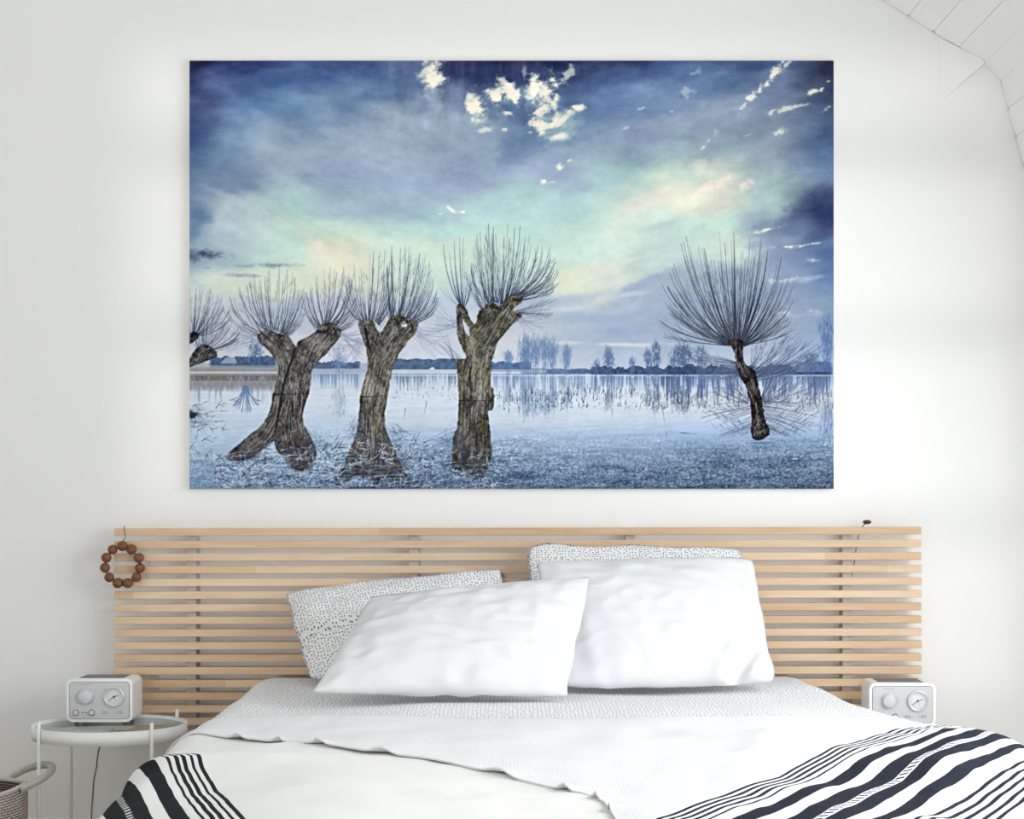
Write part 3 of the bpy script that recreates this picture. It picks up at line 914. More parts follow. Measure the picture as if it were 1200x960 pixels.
for i in range(nz_):
    for k in range(SEG):
        j = (k + 1) % SEG
        f = bm.faces.new((grid[i][k], grid[i][j], grid[i + 1][j], grid[i + 1][k]))
        uv = [(k, i), (k + 1, i), (k + 1, i + 1), (k, i + 1)]
        for l, (a, b) in zip(f.loops, uv):
            l[uvl].uv = (a / SEG * 2 * math.pi * BKR, prof[b][1])
me = bpy.data.meshes.new('wall'); bmesh.ops.recalc_face_normals(bm, faces=bm.faces[:]); bm.to_mesh(me); bm.free()
o = link_mesh('woven_body', me, m_rope, bk, True)
sm = o.modifiers.new('thickness', 'SOLIDIFY'); sm.thickness = .009; sm.offset = -1
lathe('bottom', [(0, .002), (BKR * .85, .002), (BKR * .85, .012), (0, .012)], m_rope, bk, 48, 'Z')
tube('rim', [((BKR - .003) * math.cos(a), (BKR - .003) * math.sin(a), BKZ + .012 * math.cos(a) ** 8 + .003) for a in frange(0, 2 * math.pi, 97)], .0058, m_rope2, bk, 8)
for sgn in (1, -1):
    # looped handle: a thick rope wound with cord
    pts = []
    for k in frange(0, 1, 30):
        a = math.radians(-12 + 70 * k) if sgn > 0 else math.radians(-36 + 72 * k)
        up = math.sin(math.pi * k)
        rr = BKR + .004 + .062 * up ** .8
        pts.append(Vector((sgn * rr * math.cos(a), rr * math.sin(a), BKZ + .008 + .052 * up ** .75 * (.55 + .45 * k))))
    hd = tube('handle', pts, .0085, m_rope2, bk, 10)
    bm = bmesh.new()
    for i in range(0, 29):
        for f_ in (0, .5):
            p = pts[i].lerp(pts[i + 1], f_); t = (pts[i + 1] - pts[i]).normalized()
            n = t.cross(Vector((0, 0, 1))).normalized(); b = t.cross(n)
            bm_tube(bm, [p + (n * math.cos(q) + b * math.sin(q)) *   .0092 + t * (.0015 * math.cos(q)) for q in frange(0, 2 * math.pi, 11)], .0016, 5, False)
    from_bm('cord_winding', bm, m_rope2, hd, True)
# ---------------------------------------------------------------- the canvas print
# The printed picture is painted here in numpy (coordinates are pixels of the photograph) and
# stored as point colours on the canvas mesh.
PX0, PX1, PY0, PY1 = 222.0, 977.0, 71.0, 573.0
S = 2
PW, PH = int((PX1 - PX0) * S), int((PY1 - PY0) * S)
rng = np.random.RandomState(11)
gx, gy = np.meshgrid(PX0 + (np.arange(PW, dtype=np.float32) + .5) / S, PY0 + (np.arange(PH, dtype=np.float32) + .5) / S)
ALL = (slice(0, PH), slice(0, PW))
def win(x0, x1, y0, y1):
    i0, i1 = int(max(0, (x0 - PX0) * S)), int(min(PW, (x1 - PX0) * S + 1))
    j0, j1 = int(max(0, (y0 - PY0) * S)), int(min(PH, (y1 - PY0) * S + 1))
    return (slice(j0, max(j0, j1)), slice(i0, max(i0, i1)))

def vnoise(cell_x, cell_y, shear=0.0, seed=0, warp=None, sl=ALL):
    """smooth value noise in 0..1, cell size in photo pixels"""
    r = np.random.RandomState(seed)
    if warp is None and shear == 0.0:
        u = (gx[0, sl[1]] - PX0 + 20) / cell_x; v = (gy[sl[0], 0] - PY0 + 20) / cell_y
        g = r.rand(int((PY1 - PY0 + 40) / cell_y) + 3, int((PX1 - PX0 + 40) / cell_x) + 3).astype(np.float32)
        iu, iv = u.astype(int), v.astype(int)
        fu, fv = u - iu, v - iv
        fu = fu * fu * (3 - 2 * fu); fv = (fv * fv * (3 - 2 * fv))[:, None]
        rows_ = g[iv] * (1 - fv) + g[iv + 1] * fv
        return rows_[:, iu] * (1 - fu) + rows_[:, iu + 1] * fu
    X = gx[sl] - PX0 + shear * (gy[sl] - PY0); Y = gy[sl] - PY0
    if warp is not None: X = X + warp[0]; Y = Y + warp[1]
    u, v = (X + 1200) / cell_x, (Y + 900) / cell_y
    iu, iv = u.astype(int), v.astype(int)
    fu, fv = u - iu, v - iv
    N = 256
    g = r.rand(N, N).astype(np.float32)
    fu = fu * fu * (3 - 2 * fu); fv = fv * fv * (3 - 2 * fv)
    iu, iv = iu % N, iv % N; iu1, iv1 = (iu + 1) % N, (iv + 1) % N
    return (g[iv, iu] * (1 - fu) + g[iv, iu1] * fu) * (1 - fv) + (g[iv1, iu] * (1 - fu) + g[iv1, iu1] * fu) * fv

def fbm(cx, cy, octs=5, shear=0.0, seed=0, gain=.55, warp=None, sl=ALL):
    tot, amp, nrm = 0, 1.0, 0
    for o_ in range(octs):
        tot = tot + amp * vnoise(cx / 2 ** o_, cy / 2 ** o_, shear, seed + o_ * 17, warp, sl); nrm += amp; amp *= gain
    return tot / nrm
def spread(a, k=.27):
    return np.clip((a - a.mean()) / a.std() * k + .5, -.4, 1.4)

def ss(a, b, x):
    t = np.clip((x - a) / (b - a), 0, 1)
    return t * t * (3 - 2 * t)

def over(im, mask, col):
    m_ = (mask[..., None] if mask.ndim == 2 else mask)
    c_ = np.asarray(col, np.float32)
    im += m_.astype(np.float32) * (c_ - im)
def blur(a, r):
    a = a.astype(np.float32)
    for ax in (0, 1):
        c_ = np.cumsum(np.pad(a, [(r + 1, r) if q == ax else (0, 0) for q in (0, 1)], mode='edge'), axis=ax, dtype=np.float64)
        k = 2 * r + 1
        a = ((c_[k:] - c_[:-k]) if ax == 0 else (c_[:, k:] - c_[:, :-k])).astype(np.float32) / k
    return a

# -- sky: colour lattice
CX = [222, 270, 330, 400, 470, 540, 600, 660, 720, 790, 850, 910, 977]
CY = [71, 90, 120, 150, 180, 210, 240, 270, 300, 330, 360, 400, 440]
SKY = [
 [(15,20,45),(48,62,108),(58,74,122),(66,88,132),(72,92,136),(38,46,82),(28,34,68),(40,50,90),(22,29,58),(58,80,124),(52,72,114),(62,86,128),(14,18,36)],
 [(34,44,84),(78,98,148),(80,108,158),(72,104,152),(90,118,158),(52,62,104),(44,58,100),(58,78,120),(62,86,134),(76,104,150),(90,118,158),(98,118,152),(30,40,66)],
 [(58,72,120),(92,126,172),(100,136,178),(112,142,178),(138,158,184),(112,130,164),(82,106,146),(86,114,156),(104,132,174),(112,140,178),(132,152,180),(116,134,166),(52,66,98)],
 [(72,96,142),(102,138,178),(134,158,188),(144,166,194),(150,170,196),(148,168,194),(112,138,172),(110,140,174),(134,154,184),(146,164,190),(146,164,188),(136,154,178),(72,96,134)],
 [(80,110,152),(112,144,180),(146,166,192),(156,176,200),(154,174,200),(148,168,194),(116,142,178),(146,166,192),(150,170,194),(158,184,198),(152,174,190),(148,164,184),(88,116,156)],
 [(84,114,154),(126,148,178),(146,166,192),(152,172,204),(154,174,206),(146,162,194),(148,166,198),(150,168,198),(166,202,206),(196,214,206),(204,214,206),(158,182,190),(100,126,168)],
 [(108,132,166),(182,198,208),(176,208,210),(158,182,202),(160,186,206),(164,194,206),(168,204,208),(170,206,210),(188,212,208),(220,220,208),(214,214,206),(160,190,190),(58,72,106)],
 [(100,128,162),(170,192,208),(196,222,214),(198,222,212),(182,214,212),(178,212,212),(180,214,212),(186,214,210),(198,214,206),(188,212,208),(182,212,206),(118,138,164),(62,76,116)],
 [(134,160,184),(172,194,206),(190,220,216),(228,228,212),(204,224,212),(198,220,208),(192,218,210),(190,214,208),(194,214,208),(188,210,210),(198,214,206),(126,144,174),(80,108,154)],
 [(186,200,206),(206,220,210),(214,226,212),(222,228,212),(204,222,214),(194,216,214),(200,218,214),(214,220,206),(204,212,208),(154,168,186),(148,164,188),(130,150,180),(92,122,168)],
 [(200,208,216),(198,208,220),(188,200,222),(198,206,224),(198,208,224),(192,206,224),(188,200,216),(184,196,212),(170,184,204),(156,172,198),(148,164,194),(142,156,182),(124,150,184)],
 [(194,202,220),(200,206,224),(206,212,228),(210,214,228),(206,212,228),(204,212,228),(200,208,222),(170,184,206),(158,176,204),(162,178,204),(160,176,202),(166,178,202),(150,172,204)],
 [(192,202,224),(200,208,226),(206,212,228),(208,214,228),(206,212,228),(204,212,228),(198,206,222),(190,200,218),(186,196,214),(188,198,214),(186,196,214),(182,194,214),(170,188,212)]]
SKY = np.array(SKY, np.float32)
def lattice(X, Y):
    cx, cy = np.array(CX, float), np.array(CY, float)
    X = np.clip(X, cx[0], cx[-1] - 1e-3); Y = np.clip(Y, cy[0], cy[-1] - 1e-3)
    i = np.searchsorted(cx, X, 'right') - 1; j = np.searchsorted(cy, Y, 'right') - 1
    fx = (X - cx[i]) / (cx[i + 1] - cx[i]); fy = (Y - cy[j]) / (cy[j + 1] - cy[j])
    fx = (fx * fx * (3 - 2 * fx))[..., None]; fy = (fy * fy * (3 - 2 * fy))[..., None]
    return (SKY[j, i] * (1 - fx) + SKY[j, i + 1] * fx) * (1 - fy) + (SKY[j + 1, i] * (1 - fx) + SKY[j + 1, i + 1] * fx) * fy
wx = (fbm(90, 40, 4, .6, 3) - .5); wy = (fbm(70, 30, 4, .6, 5) - .5)
img = lattice(gx + wx * 60, gy + wy * 42)
img = (img * np.array([.965, .972, .955], np.float32) + np.array([9, 6, 6], np.float32)).astype(np.float32)
# streaky cloud texture: left half falls to the right, right half rises to the right
st_l = fbm(80, 22, 4, 0, 21, .5, (0, -0.35 * (gx - 222)))
st_r = fbm(80, 22, 4, 0, 31, .5, (0, 0.42 * (gx - 977)))
mixlr = ss(480, 760, gx)
stk = st_l * (1 - mixlr) + st_r * mixlr - .5
stk = stk / stk.std() * .16
img += (stk * 30 * (1 - .55 * ss(300, 400, gy)))[..., None] * np.array([1.0, .95, .8], np.float32)
tow = fbm(16, 60, 5, 0, 41, .6) - .5                         # tall curtains under the bright clouds
img += (tow / tow.std() * 9 * np.exp(-((gx - 560) / 130) ** 2) * ss(200, 110, gy))[..., None]
nF = spread(fbm(26, 18, 6, .3, 51, .62)); nF2 = spread(fbm(9, 7, 4, 0, 61, .68)); nFm = nF * .5 + nF2 * .5

def blob(cx, cy, rx, ry, rot=0.0, rag=.9, soft=.45, n=None, al=1.0, col=(0, 0, 0)):
    """paint a ragged ellipse"""
    m0 = max(rx, ry) * (1.2 + rag) + 3
    sl = win(cx - m0, cx + m0, cy - m0, cy + m0)
    a = math.radians(rot); ca, sa = math.cos(a), math.sin(a)
    dx, dy = gx[sl] - cx, gy[sl] - cy
    u = (dx * ca + dy * sa) / rx; v = (-dx * sa + dy * ca) / ry
    d = np.sqrt(u * u + v * v)
    nn = (nF if n is None else n)[sl] - .5
    k = ss(0, soft, 1 - d + nn * rag) * ss(1.2 + rag * .8, 1.0 + rag * .4, d)
    over(img[sl], k * al, col)

# soft coloured light and dark masses
for cx, cy, rx, ry, rot, col, al in [
    (945, 246, 48, 22, -28, (72, 86, 120), .8), (968, 250, 30, 30, -30, (48, 60, 98), .8), (965, 275, 26, 10, -14, (72, 84, 122), .6),
    (930, 268, 40, 14, -14, (110, 128, 160), .6), (905, 285, 34, 9, -8, (138, 152, 182), .6),
    (232, 252, 22, 9, 14, (86, 116, 156), .8), (226, 272, 12, 12, 0, (104, 134, 168), .6),
    (378, 294, 28, 17, 22, (242, 232, 216), .9), (348, 268, 52, 7, 24, (206, 220, 206), .6), (300, 245, 60, 7, 22, (196, 214, 212), .5),
    (262, 228, 46, 6, 22, (176, 188, 206), .5),
    (700, 318, 60, 9, -6, (218, 218, 202), .7), (745, 303, 44, 6, -14, (214, 216, 204), .6), (745, 240, 56, 13, -14, (220, 218, 206), .7),
    (770, 266, 40, 6, -14, (164, 190, 202), .5),
    (500, 285, 46, 7, 20, (214, 220, 206), .6), (415, 305, 30, 9, 10, (226, 222, 206), .6),
    (650, 352, 110, 9, -6, (160, 176, 202), .55), (760, 330, 46, 8, -20, (146, 160, 188), .7), (700, 372, 80, 9, -2, (150, 168, 198), .55),
    (725, 388, 60, 6, 0, (150, 170, 200), .5), (662, 362, 40, 4, -3, (206, 214, 222), .6), (740, 345, 40, 4, -8, (196, 206, 214), .5),
    (660, 402, 40, 3.4, -2, (226, 224, 220), .55), (730, 404, 50, 3.0, 1, (234, 229, 222), .6), (800, 404, 40, 3, 4, (214, 210, 208), .5),
    (930, 370, 50, 4, -4, (172, 182, 204), .6), (950, 326, 34, 5, -8, (160, 176, 200), .6),
    (610, 165, 26, 10, 12, (108, 136, 174), .5), (640, 90, 60, 14, 0, (36, 46, 84), .45), (560, 92, 34, 18, 0, (44, 54, 92), .6),
    (320, 95, 60, 10, 0, (72, 98, 148), .4)]:
    blob(cx, cy, rx, ry, rot, .55, .9, None, al, col)
# dark thin clouds at the left
for cx, cy, rx, ry, rot, col, al in [
    (240, 298, 34, 6.5, 6, (56, 68, 98), .95), (226, 302, 16, 6, 0, (74, 84, 112), .8), (322, 311, 26, 3.6, 1, (112, 128, 158), .85), (288, 312, 14, 2.4, 2, (140, 154, 180), .7),
    (284, 323, 26, 3.0, 2, (128, 142, 170), .8), (243, 314, 6, 1.6, 0, (116, 130, 158), .7), (255, 365, 30, 5, 0, (176, 188, 208), .4)]:
    blob(cx, cy, rx * 1.15, ry * 1.3, rot, 1.0, 1.0, nFm, al, col)
# pink-white cloud
blob(833, 222, 44, 19, -10, .8, .8, None, .7, (224, 222, 210))
blob(838, 220, 38, 15, -12, .9, .7, None, .95, (242, 230, 217))
blob(820, 198, 10, 15, 20, .8, .8, None, .6, (228, 222, 210))
blob(842, 214, 18, 9, -10, .9, .7, None, .6, (244, 228, 218))
# bright cumulus: greenish skirt, then cream cores with ragged rims
for cx, cy, rx, ry, rot, al in [(507, 104, 18, 34, -12, .55), (556, 136, 20, 26, 0, .5), (592, 118, 26, 24, 0, .4), (640, 122, 30, 32, 0, .45), (655, 150, 20, 20, 0, .5), (672, 138, 16, 20, 0, .35), (580, 165, 12, 40, -14, .25), (575, 190, 20, 20, 0, .2)]:
    blob(cx, cy, rx, ry, rot, 1.0, .9, None, al, (176, 200, 204))
for cx, cy, rx, ry, rot, al in [
    (507, 92, 13, 17, 10, .9), (554, 126, 15, 14, 30, 1), (549, 114, 5, 7, 0, .8), (583, 114, 10, 10, 0, 1), (597, 106, 9, 15, -10, 1), (590, 97, 6, 8, 0, .7), (568, 152, 8, 4, 0, .7),
    (604, 118, 6, 9, 0, 1), (597, 133, 8, 3.2, 20, .9), (592, 152, 4, 3, 0, .7),
    (640, 112, 17, 20, 10, 1), (627, 104, 9, 18, 0, .9), (630, 132, 12, 7, -10, 1), (629, 146, 9, 6, 0, .8), (636, 148, 6, 6, 0, 1), (622, 155, 5, 2, -10, .8),
    (652, 143, 9, 6, -20, 1), (660, 139, 8, 3, -30, .8), (676, 126, 12, 3.6, 5, .95), (668, 131, 5, 4, 0, .8), (655, 160, 9, 3, -10, .6),
    (656, 195, 7, 5, 10, .95), (667, 188, 4, 1.6, -20, .6), (638, 213, 4.5, 3, -10, .85), (645, 214, 7, 1, -10, .5), (668, 84, 6, 10, 20, .55), (614, 86, 3, 8, 0, .35),
    (529, 246, 7, 1.8, 40, .9), (541, 249, 6, 1.4, -8, .8), (590, 235, 3, 1.2, 0, .6), (516, 251, 3, 1, 0, .5)]:
    blob(cx, cy, rx * 1.5, ry * 1.5, rot, 1.5, 1.1, nFm, al=al * .55, col=(206, 222, 214)); blob(cx, cy, rx * 1.08, ry * 1.08, rot, 1.5, .7, nFm, al=al * .95, col=(246, 240, 226))
    if rx > 8: blob(cx, cy, rx * .7, ry * .7, rot, .9, .6, nFm, al=al * .9, col=(254, 243, 229))
for cx, cy, rx, ry, rot, al in [(908, 84, 15, 4.5, -48, .85), (898, 98, 14, 5, -45, .95), (882, 113, 10, 4, -30, .85), (870, 124, 9, 4, -38, .6), (863, 119, 6, 1.4, -10, .5), (921, 76, 9, 2, -40, .5),
    (904, 131, 6, 3, -20, .85), (921, 128, 12, 3.4, -18, .8), (938, 124, 9, 1.6, -12, .55), (914, 154, 10, 3.2, -34, .85), (952, 108, 9, 2.6, -24, .85), (963, 104, 4, 2.2, -20, .8), (972, 95, 4, 1.2, -20, .6), (970, 127, 8, 2, -38, .6),
    (838, 156, 5, 2.6, -55, .6), (830, 165, 4, 2, -50, .6), (823, 174, 4, 1.4, -40, .6), (877, 158, 6, 1.6, -10, .35), (752, 127, 6, 1.6, -20, .45), (733, 151, 5, 1.6, -20, .35), (787, 131, 3, 1.6, 0, .5),
    (804, 110, 8, 8, 0, .3), (815, 86, 10, 4, -30, .25),
    (897, 270, 12, 1.8, -14, .85), (912, 266, 8, 1.2, -12, .6), (921, 289.5, 14, 1.6, -3, .9), (950, 286, 22, 1.5, -9, .6), (865, 278, 5, 1.4, -10, .6), (957, 305, 8, 2, -4, .5), (921, 328, 22, 3, -6, .4), (930, 366, 26, 2, -3, .5)]:
    blob(cx, cy, rx * 1.7, ry * 1.9, rot, 1.3, 1.2, nFm, al=al * .4, col=(196, 206, 208)); blob(cx, cy, rx, ry, rot, 1.4, .9, nF2, al=al, col=(236, 233, 222))

bil = spread(fbm(58, 30, 6, .2, 55, .6)) - .5                      # broad billows
img += (bil * 22 * ss(330, 240, gy) * (1 - .4 * ss(180, 260, gy)))[..., None] * np.array([1, .97, .86], np.float32)

# -- water: bluish mirror of a bright sky
WL = 437.5
wy_ = np.array([437, 446, 458, 475, 492, 505, 520, 540, 556, 574], float)
wc_l = np.array([(170,188,212),(188,202,220),(202,212,224),(204,213,226),(190,204,222),(184,202,224),(174,196,222),(158,184,216),(136,164,204),(112,141,178)], float)
wc_m = np.array([(172,190,212),(194,207,222),(206,215,226),(202,213,226),(196,207,220),(176,193,215),(154,177,206),(126,151,186),(110,134,170),(94,116,152)], float)
wc_r = np.array([(136,158,190),(164,182,208),(196,203,216),(202,205,213),(182,195,214),(158,178,208),(134,158,190),(106,130,164),(94,116,148),(88,108,142)], float)
wyy = gy + (fbm(80, 10, 4, 0, 71) - .5) * 26 * ss(480, 540, gy)
def wcol(c): return np.stack([np.interp(wyy, wy_, c[:, k]) for k in range(3)], -1).astype(np.float32)
kl, kr = ss(520, 330, gx)[..., None], ss(620, 860, gx)[..., None]
water = wcol(wc_m) * (1 - kl) * (1 - kr) + wcol(wc_l) * kl + wcol(wc_r) * kr
wm = ss(WL - .4, WL + .4, gy)
over(img, wm, water)
ripple = fbm(26, 2.4, 4, 0, 81, .7) - .5
img += (wm * ripple * (22 + 26 * ss(500, 560, gy)))[..., None]
# frozen speckle in the foreground
spk = spread(vnoise(1.5, 1.2, 0, 92), 1.0) - .5
spk2 = spread(vnoise(2.6, 1.8, 0, 93), 1.0) - .5
amt = ss(498, 548, gy + (fbm(70, 14, 3, 0, 95) - .5) * 44) * (1 - .3 * ss(420, 330, gx))
img += ((spk * 20 + spk2 * 12 - 14 * (spk < -.9)) * amt)[..., None] * np.array([1, 1, .95], np.float32)
img -= (amt * ss(.5, .68, fbm(46, 9, 4, 0, 97)) * 24)[..., None]
over(img, ((vnoise(5, 1.6, 0, 99) > .95) & (gy > 515)) * .6, (226, 234, 244))

img -= (ss(500, 545, gy) * 1.0)[..., None] * np.array([2, 5, 14], np.float32)
# -- line drawing
class Cov:
    def __init__(self): self.p = []
    def add(self, xs, ys, w): self.p.append((xs, ys, w))
    def render(self):
        out = np.zeros(PH * PW, np.float32)
        if self.p:
            X = (np.concatenate([q[0] for q in self.p]) - PX0) * S - .5; Y = (np.concatenate([q[1] for q in self.p]) - PY0) * S - .5
            wt = np.concatenate([q[2] for q in self.p])
            i, j = np.floor(X).astype(np.int64), np.floor(Y).astype(np.int64); fx, fy = X - i, Y - j
            ok = (i >= 0) & (i < PW - 1) & (j >= 0) & (j < PH - 1)
            i, j, fx, fy, wt = i[ok], j[ok], fx[ok], fy[ok], wt[ok]
            for di, dj, w_ in ((0, 0, (1 - fx) * (1 - fy)), (1, 0, fx * (1 - fy)), (0, 1, (1 - fx) * fy), (1, 1, fx * fy)):
                out += np.bincount((j + dj) * PW + i + di, w_ * wt, PH * PW).astype(np.float32)
        return np.clip(out.reshape(PH, PW), 0, 1)
def stroke(cov, pts, w0, w1, strength=1.0):
    """quadratic curve (3 points) or polyline, width in photo pixels"""
    P = [np.array(p, float) for p in pts]
    if len(P) == 3:
        L = np.linalg.norm(P[1] - P[0]) + np.linalg.norm(P[2] - P[1])
        t = np.linspace(0, 1, max(4, int(L * S * 1.6)))[:, None]
        C = P[0] * (1 - t) ** 2 + 2 * P[1] * t * (1 - t) + P[2] * t ** 2
    else:
        segs = []
        for a, b in zip(P, P[1:]):
            n_ = max(3, int(np.linalg.norm(b - a) * S * 1.6)); t = np.linspace(0, 1, n_, endpoint=False)[:, None]
            segs.append(a * (1 - t) + b * t)
        C = np.vstack(segs)
    n_ = len(C); t = np.linspace(0, 1, n_)
    w_ = (w0 + (w1 - w0) * t) * S
    d = np.gradient(C, axis=0); d /= (np.linalg.norm(d, axis=1, keepdims=True) + 1e-6)
    nrm = np.stack([-d[:, 1], d[:, 0]], 1)
    k = max(1, int(math.ceil(max(w0, w1) * S)))
    for q in range(k):
        o_ = (q - (k - 1) / 2) / S if k > 1 else 0
        wt = np.clip(w_ - abs(q - (k - 1) / 2) * 2 + (0 if k > 1 else 0), 0, 1) if k > 1 else np.clip(w_, 0, 1)
        cov.add(C[:, 0] + nrm[:, 0] * o_, C[:, 1] + nrm[:, 1] * o_, wt * .62 * strength)
def ink(cov, col, alpha=1.0):
    if isinstance(cov, Cov): cov = cov.render()
    ys_ = np.flatnonzero(cov.any(1)); xs_ = np.flatnonzero(cov.any(0))
    if len(ys_) == 0: return
    sl = (slice(ys_[0], ys_[-1] + 1), slice(xs_[0], xs_[-1] + 1))
    over(img[sl], np.clip(cov[sl], 0, 1) * alpha, col)
def newcov(): return Cov()

def smooth_loop(p):
    out = []; n_ = len(p)
    for i in range(n_):
        a, b, c, d = [np.array(p[(i + q) % n_], float) for q in (-1, 0, 1, 2)]
        for t in (0, .25, .5, .75):
            out.append(tuple(.5 * (2 * b + (c - a) * t + (2 * a - 5 * b + 4 * c - d) * t * t + (3 * b - a - 3 * c + d) * t ** 3)))
    return out
def polymask(pts, pad=3):
    xs = [p[0] for p in pts]; ys = [p[1] for p in pts]
    sl = win(min(xs) - pad, max(xs) + pad, min(ys) - pad, max(ys) + pad)
    X = gx[sl] + (vnoise(3.5, 3.5, 0, 7, None, sl) - .5) * 1.5; Y = gy[sl]
    ins = np.zeros(X.shape, bool)
    pts = smooth_loop(pts) if len(pts) > 6 else pts
    n_ = len(pts)
    for i in range(n_):
        xa, ya = pts[i]; xb, yb = pts[(i + 1) % n_]
        if ya == yb: continue
        ins ^= ((ya > Y) != (yb > Y)) & (X < (xb - xa) * (Y - ya) / (yb - ya) + xa)
    return sl, ins.astype(np.float32)

# -- far shore
R = random.Random(3)
def ridge(x0, x1, top, bot, col, rough=2.0, seed=0, alpha=1.0):
    sl = win(x0 - 2, x1 + 2, top - 8, bot + 2)
    X, Y = gx[sl], gy[sl]
    h = top + (vnoise(7, 400, 0, 200 + seed, None, sl) - .5) * rough * 2 + (vnoise(2.2, 400, 0, 230 + seed, None, sl) - .5) * rough
    e = ss(x0, x0 + 5, X) * ss(x1, x1 - 5, X)
    over(img[sl], ((Y > h) & (Y < bot)) * e * alpha * (.8 + .35 * vnoise(3, 3, 0, 260 + seed, None, sl)), col)
ridge(222, 560, 425, 437, (164, 177, 196), .6, 1)
ridge(244, 326, 418.5, 431, (70, 92, 128), 1.4, 2)
ridge(362, 424, 424, 432, (74, 94, 128), 2.0, 3)
ridge(452, 545, 420.5, 433, (78, 100, 134), .8, 4)
ridge(570, 625, 424, 436, (82, 106, 144), 1.4, 5)
ridge(610, 700, 432.5, 438, (84, 106, 140), .8, 6)
ridge(690, 800, 430, 439, (60, 80, 112), 2.4, 7)
ridge(780, 977, 429, 440, (50, 66, 96), 2.6, 8)
ridge(930, 977, 424, 436, (84, 108, 148), 1.2, 9)
def band(x0, x1, y0, y1, al, col, n=None):
    sl = win(x0, x1, y0, y1)
    k = np.full(gx[sl].shape, al, np.float32)
    if n is not None: k = k * np.clip(n(sl), 0, 1)
    over(img[sl], k, col)
def fillpoly(pts, col, al=1.0):
    sl, mk = polymask(pts)
    over(img[sl], blur(mk, 1) * al, col)
fillpoly([(258, 426), (264, 419), (276, 419), (278, 426)], (146, 162, 186))
fillpoly([(502, 433), (507, 430), (511, 433)], (226, 228, 232))
# reflections of the shore: vertical streaks
for x0, x1, dep, col, al in [(226, 328, 476, (104, 132, 172), .8), (362, 424, 462, (104, 130, 168), .9), (452, 545, 460, (84, 108, 142), 1.0), (560, 600, 464, (96, 124, 164), .8),
                             (590, 690, 474, (98, 124, 166), .8), (690, 790, 468, (76, 100, 140), .85), (770, 977, 478, (64, 84, 124), .95)]:
    sl = win(x0, x1, 438, dep + 16)
    X, Y = gx[sl], gy[sl]
    vst = spread(vnoise(1.5, 30, 0, 121, None, sl) * .6 + vnoise(5, 50, 0, 123, None, sl) * .4, .3)
    e = ss(x0, x0 + 6, X) * ss(x1, x1 - 6, X)
    over(img[sl], ss(-2, 14, 438 + (dep - 438) * (.1 + .9 * vst) - Y) * e * al * .8 * (.55 + .6 * vnoise(1.3, 12, 0, 129, None, sl)), col)
band(430, 977, 439.4, 440.8, .5, (212, 220, 230))

band(222, 328, 430, 441, 1, (138, 136, 136), lambda q: .75 + .6 * (nF2[q] - .5))
band(222, 328, 428, 431, .5, (172, 175, 180))
band(222, 326, 435.6, 437, .8, (208, 212, 216))
band(222, 326, 440, 446, 1, (112, 102, 98), lambda q: .4 + .8 * vnoise(1.2, 6, 0, 111, None, q))
band(222, 326, 446, 458, 1, (138, 139, 144), lambda q: ss(462, 452, gy[q]) * (.6 + .7 * vnoise(1.6, 9, 0, 113, None, q)))
band(440, 640, 433, 437, .6, (206, 213, 222)); band(362, 424, 434, 438, .6, (164, 176, 194))
def bush(cov, x, y, h, spread_, n, w=.55, lean=0.0, curve=.5):
    """fan of shoots from one point"""
    for k in range(n):
        a = (k + .5) / n * 2 - 1 + R.uniform(-.08, .08)
        L = h * (1 - .3 * abs(a) ** 1.8) * R.uniform(.8, 1.08)
        tx = x + a * spread_ * R.uniform(.8, 1.1) + lean * L; ty = y - L
        mx_, my_ = x + (tx - x) * curve * 1.5, y - L * (.45 - .2 * abs(a))
        stroke(cov, [(x, y), (mx_, my_), (tx, ty)], w, w * .5)
        if R.random() < .8:
            bx_, by_ = x * .25 + mx_ * .5 + tx * .25, y * .25 + my_ * .5 + ty * .25
            stroke(cov, [(bx_, by_), (bx_ + R.uniform(-1, 1) * spread_ * .2, by_ - L * .18), (bx_ + R.uniform(-1, 1) * spread_ * .35, by_ - L * .34)], w * .7, w * .4)
def far_tree(x, base, h, spread_, col, n=13, al=.8, mirror=True):
    n = int(n * 1.5); h *= 1.18; spread_ *= 1.1
    c_ = newcov()
    for k in range(n):
        bush(c_, x + R.uniform(-.5, .5) * spread_ * .4, base - R.uniform(.1, .5) * h, h * R.uniform(.35, .6), spread_ * R.uniform(.7, 1.2), 5, .6)
    stroke(c_, [(x, base + 1), (x, base - h * .4), (x, base - h * .75)], 1.3, .6)
    for q in (-1, 1): stroke(c_, [(x + q * spread_ * .25, base), (x + q * spread_ * .3, base - h * .4), (x + q * spread_ * .45, base - h * .8)], .9, .5)
    c_ = c_.render()
    sl = win(x - spread_ * 2.2, x + spread_ * 2.2, base - h * 1.5, base + h * 1.5)
    full = np.zeros((PH, PW), np.float32)
    loc = c_[sl]
    full[sl] = np.clip(loc + blur(loc, 4) * .3, 0, 1)
    ink(full, col, al)
    if mirror:
        yb = int((base + 1 - PY0) * S)
        n_ = int(h * S * 1.05)
        src = full[max(0, yb - n_):yb][::-1]
        sh = np.zeros_like(full)
        e_ = min(PH, yb + 4 + src.shape[0])
        sh[yb + 4:e_] = src[:e_ - yb - 4]
        sh = sh * (.3 + .8 * vnoise(1.4, 14, 0, 127))
        ink(np.clip(sh * 1.15, 0, 1), [q * .9 for q in col], al * .7)
blue = (94, 122, 164)
for x, h, sp in [(596, 32, 8), (613, 48, 10), (619, 46, 9), (628, 47, 9), (639, 45, 9), (648, 42, 9), (664, 41, 8)]:
    far_tree(x, 439, h, sp, blue, 10)
far_tree(714, 441, 38, 9, (74, 100, 142), 10); far_tree(698, 439, 20, 7, (86, 112, 154), 5)
